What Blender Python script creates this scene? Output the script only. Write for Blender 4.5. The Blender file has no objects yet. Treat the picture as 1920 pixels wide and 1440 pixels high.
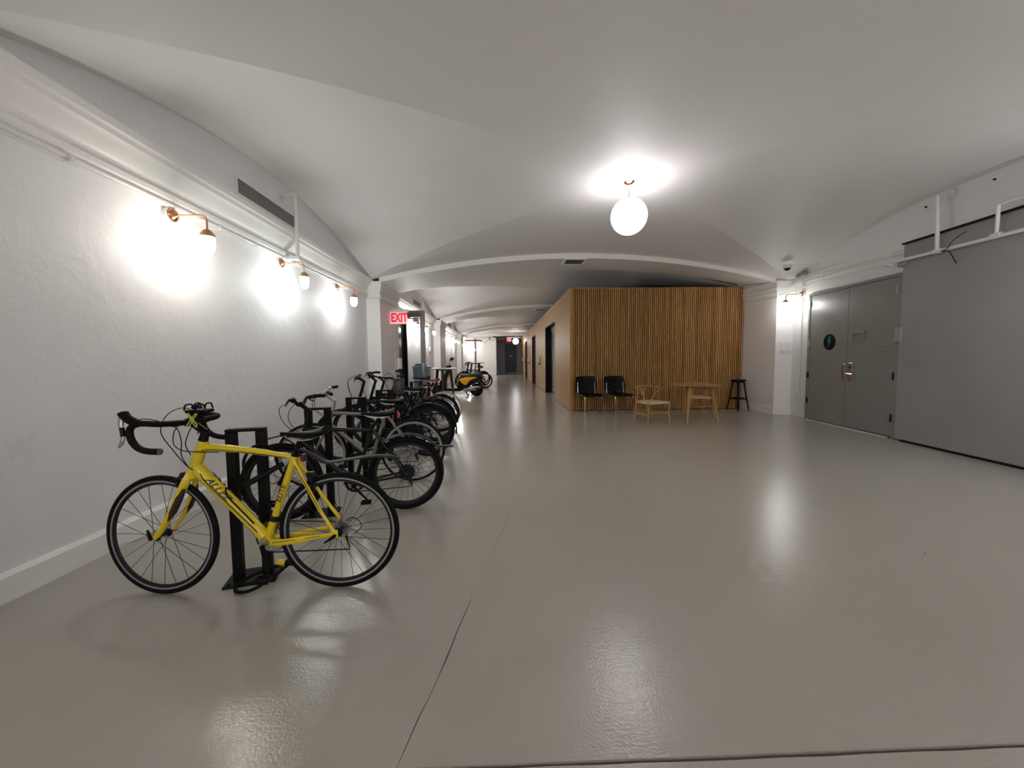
import bpy, math, random
from mathutils import Vector, Matrix
random.seed(7)
PI = math.pi
SC = bpy.context.scene
COL = SC.collection

# ------------------------------------------------------------------ camera
cam_data = bpy.data.cameras.new('camera')
cam_data.sensor_width = 36.0
cam_data.lens = 721.0 / 1920.0 * 36.0
cam_data.clip_start = 0.05
cam = bpy.data.objects.new('camera', cam_data)
COL.objects.link(cam)
R_ = Vector((0.99953158, -0.02905226, -0.00962171))
U_ = Vector((0.01149512, 0.06502172, 0.99781764))
F_ = Vector((0.02836324, 0.99746085, -0.06532522))
cam.matrix_world = Matrix(((R_.x, U_.x, -F_.x, 0.0), (R_.y, U_.y, -F_.y, 0.0), (R_.z, U_.z, -F_.z, 1.31), (0, 0, 0, 1)))
SC.camera = cam

# ------------------------------------------------------------------ world, exposure
w = bpy.data.worlds.new('world'); SC.world = w; w.use_nodes = True
w.node_tree.nodes['Background'].inputs[0].default_value = (0.02, 0.02, 0.02, 1)
w.node_tree.nodes['Background'].inputs[1].default_value = 0.2
SC.view_settings.view_transform = 'Standard'
SC.view_settings.look = 'None'
SC.view_settings.exposure = 2.22
SC.view_settings.gamma = 1.0
SC.view_settings.use_curve_mapping = False
cy = SC.cycles
cy.use_denoising = True
cy.max_bounces = 9; cy.diffuse_bounces = 6; cy.glossy_bounces = 4; cy.transmission_bounces = 6; cy.transparent_max_bounces = 8
cy.caustics_reflective = False; cy.caustics_refractive = False
cy.sample_clamp_indirect = 6.0
# strength of the lamps' glowing glass
L_SCONCE, L_GLOBE, L_REAR_FILL, L_FAR, L_EXIT = 22.5, 3.1, 3.4, 42.0, 0.32

# ------------------------------------------------------------------ materials
MATS = {}
def mat(name, col, rough=0.5, metal=0.0, spec=0.5, bump=0.0, bscale=40.0, var=0.0, vscale=6.0, emit=None, coat=0.0):
    if name in MATS: return MATS[name]
    m = bpy.data.materials.new(name); m.use_nodes = True
    nt = m.node_tree; b = nt.nodes['Principled BSDF']
    b.inputs['Base Color'].default_value = (*col, 1)
    b.inputs['Roughness'].default_value = rough
    b.inputs['Metallic'].default_value = metal
    b.inputs['Specular IOR Level'].default_value = spec
    b.inputs['Coat Weight'].default_value = coat
    tc = None
    if bump or var:
        tc = nt.nodes.new('ShaderNodeTexCoord')
    if var:
        n = nt.nodes.new('ShaderNodeTexNoise'); n.inputs['Scale'].default_value = vscale; n.inputs['Detail'].default_value = 6
        nt.links.new(tc.outputs['Object'], n.inputs['Vector'])
        mx = nt.nodes.new('ShaderNodeMix'); mx.data_type = 'RGBA'
        mx.inputs['A'].default_value = (*[c * (1 - var) for c in col], 1)
        mx.inputs['B'].default_value = (*[min(1, c * (1 + var)) for c in col], 1)
        nt.links.new(n.outputs['Fac'], mx.inputs['Factor'])
        nt.links.new(mx.outputs['Result'], b.inputs['Base Color'])
    if bump:
        n2 = nt.nodes.new('ShaderNodeTexNoise'); n2.inputs['Scale'].default_value = bscale; n2.inputs['Detail'].default_value = 5
        nt.links.new(tc.outputs['Object'], n2.inputs['Vector'])
        bp = nt.nodes.new('ShaderNodeBump'); bp.inputs['Strength'].default_value = bump; bp.inputs['Distance'].default_value = 0.01
        nt.links.new(n2.outputs['Fac'], bp.inputs['Height'])
        nt.links.new(bp.outputs['Normal'], b.inputs['Normal'])
    if emit:
        b.inputs['Emission Color'].default_value = (*emit[0], 1)
        b.inputs['Emission Strength'].default_value = emit[1]
    MATS[name] = m
    return m

def wood(name, light, dark, rough=0.45, scale=9.0, axis='Z'):
    if name in MATS: return MATS[name]
    m = mat(name, light, rough, spec=0.22)
    nt = m.node_tree; b = nt.nodes['Principled BSDF']
    tc = nt.nodes.new('ShaderNodeTexCoord'); mp = nt.nodes.new('ShaderNodeMapping')
    s = [scale * 4, scale * 4, scale * 4]; s['XYZ'.index(axis)] = scale * 0.14
    mp.inputs['Scale'].default_value = s
    n = nt.nodes.new('ShaderNodeTexNoise'); n.inputs['Scale'].default_value = 1.0; n.inputs['Detail'].default_value = 7; n.inputs['Distortion'].default_value = 0.6
    oi = nt.nodes.new('ShaderNodeObjectInfo')
    ad = nt.nodes.new('ShaderNodeVectorMath'); ad.operation = 'ADD'
    ml = nt.nodes.new('ShaderNodeVectorMath'); ml.operation = 'SCALE'; ml.inputs['Scale'].default_value = 37.0
    cb = nt.nodes.new('ShaderNodeCombineXYZ')
    for k in range(3): nt.links.new(oi.outputs['Random'], cb.inputs[k])
    nt.links.new(cb.outputs[0], ml.inputs[0])
    nt.links.new(tc.outputs['Object'], mp.inputs['Vector']); nt.links.new(mp.outputs[0], ad.inputs[0]); nt.links.new(ml.outputs[0], ad.inputs[1])
    nt.links.new(ad.outputs[0], n.inputs['Vector'])
    mx = nt.nodes.new('ShaderNodeMix'); mx.data_type = 'RGBA'
    mx.inputs['A'].default_value = (*dark, 1); mx.inputs['B'].default_value = (*light, 1)
    cr = nt.nodes.new('ShaderNodeMapRange'); cr.inputs['From Min'].default_value = 0.3; cr.inputs['From Max'].default_value = 0.66
    nt.links.new(n.outputs['Fac'], cr.inputs['Value']); nt.links.new(cr.outputs[0], mx.inputs['Factor'])
    hs = nt.nodes.new('ShaderNodeHueSaturation')
    mr = nt.nodes.new('ShaderNodeMapRange'); mr.inputs['To Min'].default_value = 0.82; mr.inputs['To Max'].default_value = 1.15
    nt.links.new(oi.outputs['Random'], mr.inputs['Value']); nt.links.new(mr.outputs[0], hs.inputs['Value'])
    nt.links.new(mx.outputs['Result'], hs.inputs['Color']); nt.links.new(hs.outputs[0], b.inputs['Base Color'])
    return m

def plaster(name, col, strength, dirt=0.06):
    m = mat(name, col, 0.55, spec=0.3)
    nt = m.node_tree; b = nt.nodes['Principled BSDF']
    tc = nt.nodes.new('ShaderNodeTexCoord')
    n1 = nt.nodes.new('ShaderNodeTexNoise'); n1.inputs['Scale'].default_value = 3.2; n1.inputs['Detail'].default_value = 9; n1.inputs['Roughness'].default_value = 0.62; n1.inputs['Distortion'].default_value = 0.5
    n2 = nt.nodes.new('ShaderNodeTexNoise'); n2.inputs['Scale'].default_value = 0.55; n2.inputs['Detail'].default_value = 4
    nt.links.new(tc.outputs['Object'], n1.inputs['Vector']); nt.links.new(tc.outputs['Object'], n2.inputs['Vector'])
    bp = nt.nodes.new('ShaderNodeBump'); bp.inputs['Strength'].default_value = strength; bp.inputs['Distance'].default_value = 0.05
    nt.links.new(n1.outputs['Fac'], bp.inputs['Height']); nt.links.new(bp.outputs['Normal'], b.inputs['Normal'])
    mx = nt.nodes.new('ShaderNodeMix'); mx.data_type = 'RGBA'
    mx.inputs['A'].default_value = (*[c * (1 - dirt) for c in col], 1); mx.inputs['B'].default_value = (*[min(1, c * (1 + dirt)) for c in col], 1)
    nt.links.new(n2.outputs['Fac'], mx.inputs['Factor']); nt.links.new(mx.outputs['Result'], b.inputs['Base Color'])
    return m

M_WALL = plaster('white_plaster', (0.82, 0.812, 0.822), 0.27)
M_CEIL = plaster('ceiling_plaster', (0.82, 0.815, 0.80), 0.05, 0.04)
M_TRIM = mat('white_trim_paint', (0.84, 0.83, 0.815), 0.45, bump=0.05, bscale=30)
M_PIPE = mat('white_pipe_paint', (0.78, 0.77, 0.75), 0.35)
M_GDOOR = mat('grey_door_paint', (0.26, 0.268, 0.255), 0.38, var=0.06, vscale=2.0, bump=0.03, bscale=12)
M_GSLIDE = mat('grey_metal_paint', (0.30, 0.297, 0.304), 0.42, var=0.14, vscale=1.3, bump=0.10, bscale=5)
M_BLACK = mat('black_paint', (0.003, 0.003, 0.0035), 0.45, spec=0.18)
M_RACK = mat('black_powder_coat', (0.003, 0.003, 0.0035), 0.5, spec=0.16)
M_RUBBER = mat('black_rubber', (0.005, 0.005, 0.0055), 0.7, spec=0.15)
M_BFRAME = mat('gloss_black_frame', (0.003, 0.003, 0.004), 0.25, spec=0.3)
M_STEEL = mat('brushed_steel', (0.55, 0.54, 0.52), 0.3, 1.0)
M_CHROME = mat('chrome', (0.75, 0.74, 0.72), 0.12, 1.0)
M_ALU = mat('dull_aluminium', (0.42, 0.42, 0.43), 0.38, 1.0)
M_DKMETAL = mat('dark_metal', (0.025, 0.025, 0.028), 0.45, 0.6, spec=0.2)
M_YELLOW = mat('yellow_bike_paint', (0.78, 0.60, 0.012), 0.28, coat=0.4)
M_DECAL = mat('dark_decal', (0.02, 0.008, 0.006), 0.4)
M_SILVER = mat('silver_bike_paint', (0.22, 0.215, 0.21), 0.35, 0.4)
M_BLUE = mat('blue_bike_paint', (0.02, 0.10, 0.17), 0.3)
M_COPPER = mat('copper', (0.80, 0.36, 0.20), 0.22, 1.0)
M_BRASS = mat('aged_brass_cap', (0.60, 0.38, 0.22), 0.35, 0.9)
M_CREAM = mat('cream_rim', (0.62, 0.57, 0.46), 0.4)
M_TAN = mat('tan_tyre', (0.30, 0.265, 0.20), 0.6, spec=0.2)
M_RED = mat('red_vinyl', (0.18, 0.02, 0.02), 0.5, spec=0.25)
M_REFLECT = mat('red_reflector', (0.75, 0.10, 0.04), 0.25)
M_DKGREY = mat('dark_grey_plastic', (0.022, 0.022, 0.024), 0.5, spec=0.25)
M_MIDGREY = mat('mid_grey_plastic', (0.10, 0.10, 0.10), 0.5)
M_WHITEPL = mat('white_plastic', (0.75, 0.75, 0.73), 0.35)
M_SLAT = wood('slat_oak', (0.64, 0.36, 0.135), (0.38, 0.185, 0.058), 0.5, 8)
M_OAKP = wood('oak_panel', (0.50, 0.30, 0.135), (0.35, 0.195, 0.075), 0.45, 7)
M_OAKF = wood('oak_furniture', (0.47, 0.27, 0.10), (0.33, 0.17, 0.055), 0.42, 10)
M_CORD = mat('paper_cord', (0.62, 0.47, 0.29), 0.75, bump=0.3, bscale=160)
M_DKWOOD = wood('dark_walnut', (0.10, 0.045, 0.025), (0.05, 0.022, 0.014), 0.4, 9)
M_BACK = mat('dark_felt_backing', (0.022, 0.006, 0.003), 0.95, spec=0.1)
M_BLKPL = mat('black_chair_shell', (0.002, 0.002, 0.003), 0.4, spec=0.12)
M_BLUEPL = mat('pale_blue_plastic', (0.42, 0.56, 0.72), 0.4)
M_REDPIPE = mat('red_pipe_paint', (0.38, 0.02, 0.03), 0.4)
M_VENTDK = mat('vent_dark', (0.05, 0.05, 0.048), 0.7)
M_VENTFIN = mat('vent_fin', (0.30, 0.30, 0.285), 0.5)
M_TEAL = mat('teal_print', (0.01, 0.16, 0.30), 0.4)
M_SCOOTY = mat('scooter_yellow', (0.80, 0.42, 0.01), 0.25, coat=0.4)
M_BANDS = mat('yellow_rubber_band', (0.62, 0.62, 0.12), 0.5)
M_NAVY = mat('dark_blue_grey_door', (0.06, 0.085, 0.105), 0.4)
M_LETTER = mat('exit_red_letter', (0.3, 0.004, 0.015), 0.4, emit=((1.0, 0.008, 0.05), L_EXIT * 0.42))
M_EXITP = mat('exit_panel_acrylic', (0.25, 0.15, 0.15), 0.3, emit=((1.0, 0.50, 0.52), L_EXIT * 0.55))
M_BULB_WARM = mat('bulb_warm', (0.9, 0.9, 0.88), 0.3, emit=((1.0, 0.95, 0.85), L_SCONCE))
M_BULB_COOL = mat('bulb_cool', (0.9, 0.9, 0.88), 0.3, emit=((0.90, 1.0, 0.95), L_SCONCE))
M_BULB_WHITE = mat('bulb_white', (0.9, 0.9, 0.88), 0.3, emit=((1.0, 0.99, 0.975), L_SCONCE))
M_BULB_RIGHT = mat('bulb_right', (0.9, 0.9, 0.88), 0.3, emit=((1.0, 0.985, 0.94), 18.0))
M_BULB_FILL = mat('bulb_fill', (0.9, 0.9, 0.88), 0.3, emit=((1.0, 0.975, 0.96), 36.0))
M_BULB_FAR = mat('bulb_far', (0.9, 0.9, 0.88), 0.3, emit=((1.0, 0.98, 0.94), L_FAR))
M_GLOBE = mat('globe_opal', (0.9, 0.9, 0.9), 0.25, emit=((1.0, 0.95, 0.965), L_GLOBE))
M_GLOBE_FILL = mat('globe_opal_fill', (0.9, 0.9, 0.9), 0.25, emit=((1.0, 0.97, 0.96), L_REAR_FILL))
M_GLASS = bpy.data.materials.new('door_glass'); M_GLASS.use_nodes = True
_b = M_GLASS.node_tree.nodes['Principled BSDF']
_b.inputs['Base Color'].default_value = (0.93, 0.96, 0.95, 1); _b.inputs['Roughness'].default_value = 0.02
_b.inputs['Transmission Weight'].default_value = 1.0; _b.inputs['IOR'].default_value = 1.12
M_FROST = mat('frosted_glass', (0.62, 0.60, 0.60), 0.15)
M_DKGLASS = mat('dark_glass', (0.010, 0.012, 0.012), 0.12)
M_ALU_DOOR = mat('door_aluminium', (0.17, 0.17, 0.175), 0.35, 0.3)

# painted concrete floor: gloss paint with scuffs, pits and stains
M_FLOOR = bpy.data.materials.new('painted_concrete'); M_FLOOR.use_nodes = True
def _floor():
    nt = M_FLOOR.node_tree; b = nt.nodes['Principled BSDF']; N = nt.nodes.new; Lk = nt.links.new
    tc = N('ShaderNodeTexCoord')
    def noise(scale, det=6, rough=0.5, dist=0.0, vec=None):
        n = N('ShaderNodeTexNoise'); n.inputs['Scale'].default_value = scale; n.inputs['Detail'].default_value = det
        n.inputs['Roughness'].default_value = rough; n.inputs['Distortion'].default_value = dist
        Lk(vec or tc.outputs['Object'], n.inputs['Vector']); return n
    big = noise(0.7, 5)
    mx = N('ShaderNodeMix'); mx.data_type = 'RGBA'
    mx.inputs['A'].default_value = (0.375, 0.352, 0.312, 1); mx.inputs['B'].default_value = (0.435, 0.412, 0.372, 1)
    Lk(big.outputs['Fac'], mx.inputs['Factor'])
    # small dark pits and specks of dirt
    vo = N('ShaderNodeTexVoronoi'); vo.inputs['Scale'].default_value = 5.0; vo.inputs['Randomness'].default_value = 1.0
    Lk(tc.outputs['Object'], vo.inputs['Vector'])
    sep = N('ShaderNodeSeparateColor'); Lk(vo.outputs['Color'], sep.inputs[0])
    rad = N('ShaderNodeMapRange'); rad.inputs['From Min'].default_value = 0.62; rad.inputs['From Max'].default_value = 1.0; rad.inputs['To Min'].default_value = 0.0; rad.inputs['To Max'].default_value = 0.05
    Lk(sep.outputs[0], rad.inputs['Value'])
    lt = N('ShaderNodeMath'); lt.operation = 'LESS_THAN'; Lk(vo.outputs['Distance'], lt.inputs[0]); Lk(rad.outputs[0], lt.inputs[1])
    mk = N('ShaderNodeMath'); mk.operation = 'MULTIPLY'; Lk(lt.outputs[0], mk.inputs[0]); Lk(sep.outputs[1], mk.inputs[1])
    mx2 = N('ShaderNodeMix'); mx2.data_type = 'RGBA'; mx2.inputs[7].default_value = (0.085, 0.07, 0.055, 1)
    Lk(mx.outputs[2], mx2.inputs[6]); Lk(mk.outputs[0], mx2.inputs[0])
    Lk(mx2.outputs[2], b.inputs['Base Color'])
    # scuffs: stretched noise in two directions
    mp = N('ShaderNodeMapping'); mp.inputs['Rotation'].default_value = (0, 0, 0.6); mp.inputs['Scale'].default_value = (6, 90, 1)
    Lk(tc.outputs['Object'], mp.inputs['Vector']); s1 = noise(1.0, 3, vec=mp.outputs[0])
    mp2 = N('ShaderNodeMapping'); mp2.inputs['Rotation'].default_value = (0, 0, -0.9); mp2.inputs['Scale'].default_value = (5, 70, 1)
    Lk(tc.outputs['Object'], mp2.inputs['Vector']); s2 = noise(1.0, 3, vec=mp2.outputs[0])
    md = noise(2.4, 4, dist=0.4)
    fine = noise(95, 3)
    def math_(op, a, c):
        n = N('ShaderNodeMath'); n.operation = op
        for k, q in enumerate((a, c)):
            if isinstance(q, (int, float)): n.inputs[k].default_value = q
            else: Lk(q, n.inputs[k])
        return n.outputs[0]
    h = math_('ADD', math_('MULTIPLY', s1.outputs['Fac'], 0.10), math_('MULTIPLY', s2.outputs['Fac'], 0.10))
    h = math_('ADD', h, math_('MULTIPLY', md.outputs['Fac'], 0.9))
    h = math_('ADD', h, math_('MULTIPLY', fine.outputs['Fac'], 0.30))
    bp = N('ShaderNodeBump'); bp.inputs['Strength'].default_value = 0.16; bp.inputs['Distance'].default_value = 0.02
    Lk(h, bp.inputs['Height']); Lk(bp.outputs['Normal'], b.inputs['Normal'])
    b.inputs['Roughness'].default_value = 0.18
    b.inputs['Specular IOR Level'].default_value = 0.5
_floor()

# ------------------------------------------------------------------ mesh builder
class MB:
    def __init__(s): s.v = []; s.f = []
    def add(s, vs, fs):
        o = len(s.v); s.v += [tuple(p) for p in vs]; s.f += [tuple(i + o for i in q) for q in fs]; return s
    def box(s, x0, x1, y0, y1, z0, z1, M=None):
        vs = [Vector((x, y, z)) for z in (z0, z1) for y in (y0, y1) for x in (x0, x1)]
        if M: vs = [M @ p for p in vs]
        return s.add(vs, [(0, 2, 3, 1), (4, 5, 7, 6), (0, 1, 5, 4), (2, 6, 7, 3), (0, 4, 6, 2), (1, 3, 7, 5)])
    def bbox(s, x0, x1, y0, y1, z0, z1, b=0.004, M=None):
        # chamfered box
        X, Y, Z = (x0, x1), (y0, y1), (z0, z1); vs = []; idx = {}
        for i in (0, 1):
            for j in (0, 1):
                for k in (0, 1):
                    sx, sy, sz = (1, -1)[i] * b, (1, -1)[j] * b, (1, -1)[k] * b
                    for a in range(3):
                        p = [X[i] + sx, Y[j] + sy, Z[k] + sz]; p[a] = (X[i], Y[j], Z[k])[a]
                        idx[(i, j, k, a)] = len(vs); vs.append(Vector(p))
        if M: vs = [M @ p for p in vs]
        g = lambda i, j, k, a: idx[(i, j, k, a)]
        fs = []
        for i in (0, 1): fs.append((g(i, 0, 0, 0), g(i, 1, 0, 0), g(i, 1, 1, 0), g(i, 0, 1, 0)))
        for j in (0, 1): fs.append((g(0, j, 0, 1), g(1, j, 0, 1), g(1, j, 1, 1), g(0, j, 1, 1)))
        for k in (0, 1): fs.append((g(0, 0, k, 2), g(1, 0, k, 2), g(1, 1, k, 2), g(0, 1, k, 2)))
        for j in (0, 1):
            for k in (0, 1): fs.append((g(0, j, k, 1), g(1, j, k, 1), g(1, j, k, 2), g(0, j, k, 2)))
        for i in (0, 1):
            for k in (0, 1): fs.append((g(i, 0, k, 0), g(i, 1, k, 0), g(i, 1, k, 2), g(i, 0, k, 2)))
            for j in (0, 1): fs.append((g(i, j, 0, 0), g(i, j, 1, 0), g(i, j, 1, 1), g(i, j, 0, 1)))
        for i in (0, 1):
            for j in (0, 1):
                for k in (0, 1): fs.append((g(i, j, k, 0), g(i, j, k, 1), g(i, j, k, 2)))
        return s.add(vs, fs)
    def tube(s, pts, r, n=8, closed=False, sq=None, up=None):
        # swept tube; r scalar or list; sq=(a,b) squashes the section; up fixes the section's first axis
        P = [Vector(p) for p in pts]; m = len(P)
        rs = r if isinstance(r, (list, tuple)) else [r] * m
        if sq is None: sq = (1, 1)
        T = []
        for i in range(m):
            if closed: d = P[(i + 1) % m] - P[i - 1]
            else: d = P[min(i + 1, m - 1)] - P[max(i - 1, 0)]
            T.append(d.normalized() if d.length > 1e-9 else Vector((0, 0, 1)))
        a = Vector(up) if up else (Vector((0, 0, 1)) if abs(T[0].z) < 0.9 else Vector((1, 0, 0)))
        vs = []
        for i in range(m):
            if up: a = Vector(up)
            a = a - T[i] * a.dot(T[i])
            if a.length < 1e-6: a = T[i].orthogonal()
            a.normalize(); b = T[i].cross(a)
            for k in range(n):
                t = 2 * PI * (k + 0.5) / n
                vs.append(P[i] + (a * math.cos(t) * sq[0] + b * math.sin(t) * sq[1]) * rs[i])
        fs = []
        for i in range(m if closed else m - 1):
            j = (i + 1) % m
            for k in range(n):
                fs.append((i * n + k, i * n + (k + 1) % n, j * n + (k + 1) % n, j * n + k))
        if not closed:
            fs.append(tuple(range(n))[::-1]); fs.append(tuple((m - 1) * n + k for k in range(n)))
        return s.add(vs, fs)
    def lathe(s, prof, n=24, M=None, closed=False, cap=True):
        # prof: (radius, height) about local z
        vs = []; m = len(prof)
        for (r, z) in prof:
            for k in range(n):
                t = 2 * PI * k / n; vs.append(Vector((r * math.cos(t), r * math.sin(t), z)))
        if M: vs = [M @ p for p in vs]
        fs = []
        for i in range(m if closed else m - 1):
            j = (i + 1) % m
            for k in range(n): fs.append((i * n + k, i * n + (k + 1) % n, j * n + (k + 1) % n, j * n + k))
        if cap and not closed:
            fs.append(tuple(range(n))[::-1]); fs.append(tuple((m - 1) * n + k for k in range(n)))
        return s.add(vs, fs)
    def prism(s, poly, y0, y1, M=None, inset=0.0):
        # polygon in (x,z) extruded along y; inset rounds the two rims
        n = len(poly); cx = sum(p[0] for p in poly) / n; cz = sum(p[1] for p in poly) / n
        def ring(y, k): return [Vector((cx + (p[0] - cx) * k, y, cz + (p[1] - cz) * k)) for p in poly]
        if inset:
            d = (y1 - y0) * 0.12
            rings = [ring(y0, 1 - inset), ring(y0 + d, 1), ring(y1 - d, 1), ring(y1, 1 - inset)]
        else: rings = [ring(y0, 1), ring(y1, 1)]
        vs = [p for q in rings for p in q]
        if M: vs = [M @ p for p in vs]
        fs = []
        for i in range(len(rings) - 1):
            for k in range(n): fs.append((i * n + k, i * n + (k + 1) % n, (i + 1) * n + (k + 1) % n, (i + 1) * n + k))
        fs.append(tuple(range(n))[::-1]); fs.append(tuple((len(rings) - 1) * n + k for k in range(n)))
        return s.add(vs, fs)
    def xprism(s, poly, y0, y1, n=None):   # profile (x,z) swept along y, alias
        return s.prism(poly, y0, y1)
    def zprism(s, poly, z0, z1):           # outline (x,y) raised along z
        n = len(poly); vs = [(p[0], p[1], z0) for p in poly] + [(p[0], p[1], z1) for p in poly]
        fs = [(k, (k + 1) % n, n + (k + 1) % n, n + k) for k in range(n)] + [tuple(range(n))[::-1], tuple(range(n, 2 * n))]
        return s.add(vs, fs)
    def xf(s, M): s.v = [tuple(M @ Vector(p)) for p in s.v]; return s
    def mesh(s, name, m, angle=32):
        me = bpy.data.meshes.new(name); me.from_pydata(s.v, [], s.f); me.validate()
        import bmesh
        bm = bmesh.new(); bm.from_mesh(me); bmesh.ops.recalc_face_normals(bm, faces=bm.faces); bm.to_mesh(me); bm.free()
        for p in me.polygons: p.use_smooth = True
        me.set_sharp_from_angle(angle=math.radians(angle))
        me.materials.append(m); return me
    def build(s, name, m, parent=None, angle=32):
        return link(name, s.mesh(name, m, angle), parent)

def link(name, me, parent=None):
    o = bpy.data.objects.new(name, me); COL.objects.link(o)
    if parent: o.parent = parent
    return o
def empty(name, loc=(0, 0, 0), rz=0.0):
    o = bpy.data.objects.new(name, None); o.empty_display_size = 0.1; COL.objects.link(o)
    o.location = loc; o.rotation_euler = (0, 0, rz); return o
def tag(o, label, cat, group=None, kind=None):
    o['label'] = label; o['category'] = cat
    if group: o['group'] = group
    if kind: o['kind'] = kind
    return o
KIDS = {}
def copy_tree(o, parent=None):
    c = o.copy(); COL.objects.link(c); c.parent = parent
    for ch in [q for q in COL.objects if q.parent == o]: copy_tree(ch, c)
    return c
def text_mesh(body, size, mat_, depth=0.002, sx=1.0, shear=0.0, bold=0.0):
    cu = bpy.data.curves.new('lettering', 'FONT'); cu.body = body; cu.size = size; cu.extrude = depth; cu.shear = shear; cu.offset = bold
    cu.align_x = 'CENTER'; cu.align_y = 'CENTER'; cu.resolution_u = 3
    o = bpy.data.objects.new('lettering_source', cu); COL.objects.link(o)
    dg = bpy.context.evaluated_depsgraph_get(); me = bpy.data.meshes.new_from_object(o.evaluated_get(dg))
    bpy.data.objects.remove(o); bpy.data.curves.remove(cu)
    me.name = 'lettering'
    for v in me.vertices: v.co.x *= sx
    me.materials.clear(); me.materials.append(mat_); return me
def rotY(a): return Matrix.Rotation(a, 4, 'Y')
def T(x, y, z): return Matrix.Translation((x, y, z))
AXY = Matrix.Rotation(-PI / 2, 4, 'X')      # local z -> world y
def smoothpts(pts, k=6):
    # Catmull-Rom through the points
    P = [Vector(p) for p in pts]; out = []
    for i in range(len(P) - 1):
        a = P[i - 1] if i else P[0] * 2 - P[1]; b = P[i]; c = P[i + 1]; d = P[i + 2] if i + 2 < len(P) else P[-1] * 2 - P[-2]
        for j in range(k):
            t = j / k
            out.append(0.5 * ((2 * b) + (c - a) * t + (2 * a - 5 * b + 4 * c - d) * t * t + (3 * b - a - 3 * c + d) * t ** 3))
    out.append(P[-1]); return out
# ================================================================== the room
WX, PX = -2.755, -2.481            # left wall face, left pilaster face
PIL = [(0.2, 1.8), (8.1, 9.5), (16.0, 17.5), (24.3, 25.6)]
FAR = 31.1
P1 = Vector((6.45, 8.34, 0)); TS = Vector((-0.10306, -0.99467, 0)); NIN = Vector((-0.99467, 0.10306, 0))
def RWX(y): return 6.45 - 0.1036 * (8.34 - y)
def rw(sv, d, z): return P1 + TS * sv + NIN * d + Vector((0, 0, z))

# ---- floor: painted slabs with saw-cut joints
def floor():
    root = empty('floor'); tag(root, 'glossy grey painted concrete floor of the hall', 'floor', kind='structure')
    rnd = random.Random(3)
    ys = [1.16 + i * 0.09 for i in range(28)]
    def jx(y): return -0.58 + 0.200 * y + 0.004 * math.sin(y * 9) + rnd.uniform(-0.002, 0.002)
    jl, jr = [], []
    for y in ys:
        wd = 0.0055 if y < 2.0 else (0.0026 if y < 3.3 else 0.0012)
        wd *= rnd.uniform(0.35, 1.1)
        if 2.05 < y < 2.55: wd *= 0.25
        x = jx(y); jl.append((x - wd / 2, y)); jr.append((x + wd / 2, y))
    zb = -0.05
    l = MB(); l.zprism([(-3.0, 1.158)] + [(jl[0][0], 1.158)] + jl[1:] + [(jl[-1][0], 3.7), (jl[-1][0], 37.0), (-3.0, 37.0)], zb, 0)
    r = MB(); r.zprism([(jr[0][0], 1.164)] + [(7.2, 1.172)] + [(7.2, 37.0), (jl[-1][0], 37.0), (jl[-1][0], 3.7)] + jr[1:][::-1], zb, 0)
    n = MB()
    top = [(x, 1.152 - rnd.uniform(0.0, 0.004)) for x in [-3.0 + 0.15 * i for i in range(69)]]
    n.zprism([(-3.0, -6.7), (7.3, -6.7)] + [(7.3, 1.16)] + top[::-1], zb, 0)
    for q in (l, r, n): q.build('slab', M_FLOOR, root)
    MB().box(-3.1, 7.4, -6.8, 37.2, -0.12, -0.06).build('sub_base', mat('joint_dirt', (0.03, 0.026, 0.022), 0.9), root)
floor()

# ---- ceiling: shallow groin vaults between low arches
ZS, RISE = 2.93, 0.60
def bay_map(u, v, y0, y1, skew, xr):
    y = y0 + (y1 - y0) * (v + 1) / 2
    if skew: y += skew * (v + 1) / 2 * (u + 1) / 2 * 9.0
    x1 = xr(y); x = WX + (x1 - WX) * (u + 1) / 2
    return x, y
def vz(u, v):
    mu = min(u * u, v * v)
    return ZS + RISE * (1 - mu) + 0.03 * u * u * (1 - v * v)
def bay_mesh(y0, y1, skew, xr, N=56):
    m = MB(); vs = []; fs = []
    for j in range(N + 1):
        for i in range(N + 1):
            u, v = -1 + 2 * i / N, -1 + 2 * j / N
            x, y = bay_map(u, v, y0, y1, skew, xr); vs.append((x, y, vz(u, v)))
    for j in range(N):
        for i in range(N):
            a, b, c, d = j * (N + 1) + i, j * (N + 1) + i + 1, (j + 1) * (N + 1) + i + 1, (j + 1) * (N + 1) + i
            if (i < N / 2) == (j < N / 2): fs += [(a, b, c), (a, c, d)]
            else: fs += [(a, b, d), (b, c, d)]
    return m.add(vs, fs)
def czf(x, y):        # ceiling height in the bay under the globe
    u = (x - WX) / (RWX(y) - WX) * 2 - 1; v = (y - 1.8) / (8.1 - 1.8) * 2 - 1
    return vz(max(-1, min(1, u)), max(-1, min(1, v)))
def arch_band(ya, yb, xl, xr, skew=0.0, N=48, lift=0.0):
    # soffit, front face and back face of a flat segmental arch
    m = MB(); vs = []; fs = []
    for i in range(N + 1):
        u = -1 + 2 * i / N; x = xl + (xr - xl) * (u + 1) / 2
        z = 2.905 + 0.03 * (u + 1) / 2 + 0.505 * (1 - u * u)
        y = ya + skew * (x - xl)
        zb = z + lift * ((u + 1) / 2) ** 2; vs += [(x, y, z), (x, yb, zb), (x, y, z + 0.6), (x, yb, zb + 0.6)]
    for i in range(N):
        a, b = i * 4, i * 4 + 4
        fs += [(a, b, b + 1, a + 1), (a, a + 2, b + 2, b), (a + 1, b + 1, b + 3, a + 3)]
    return m.add(vs, fs)
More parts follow.
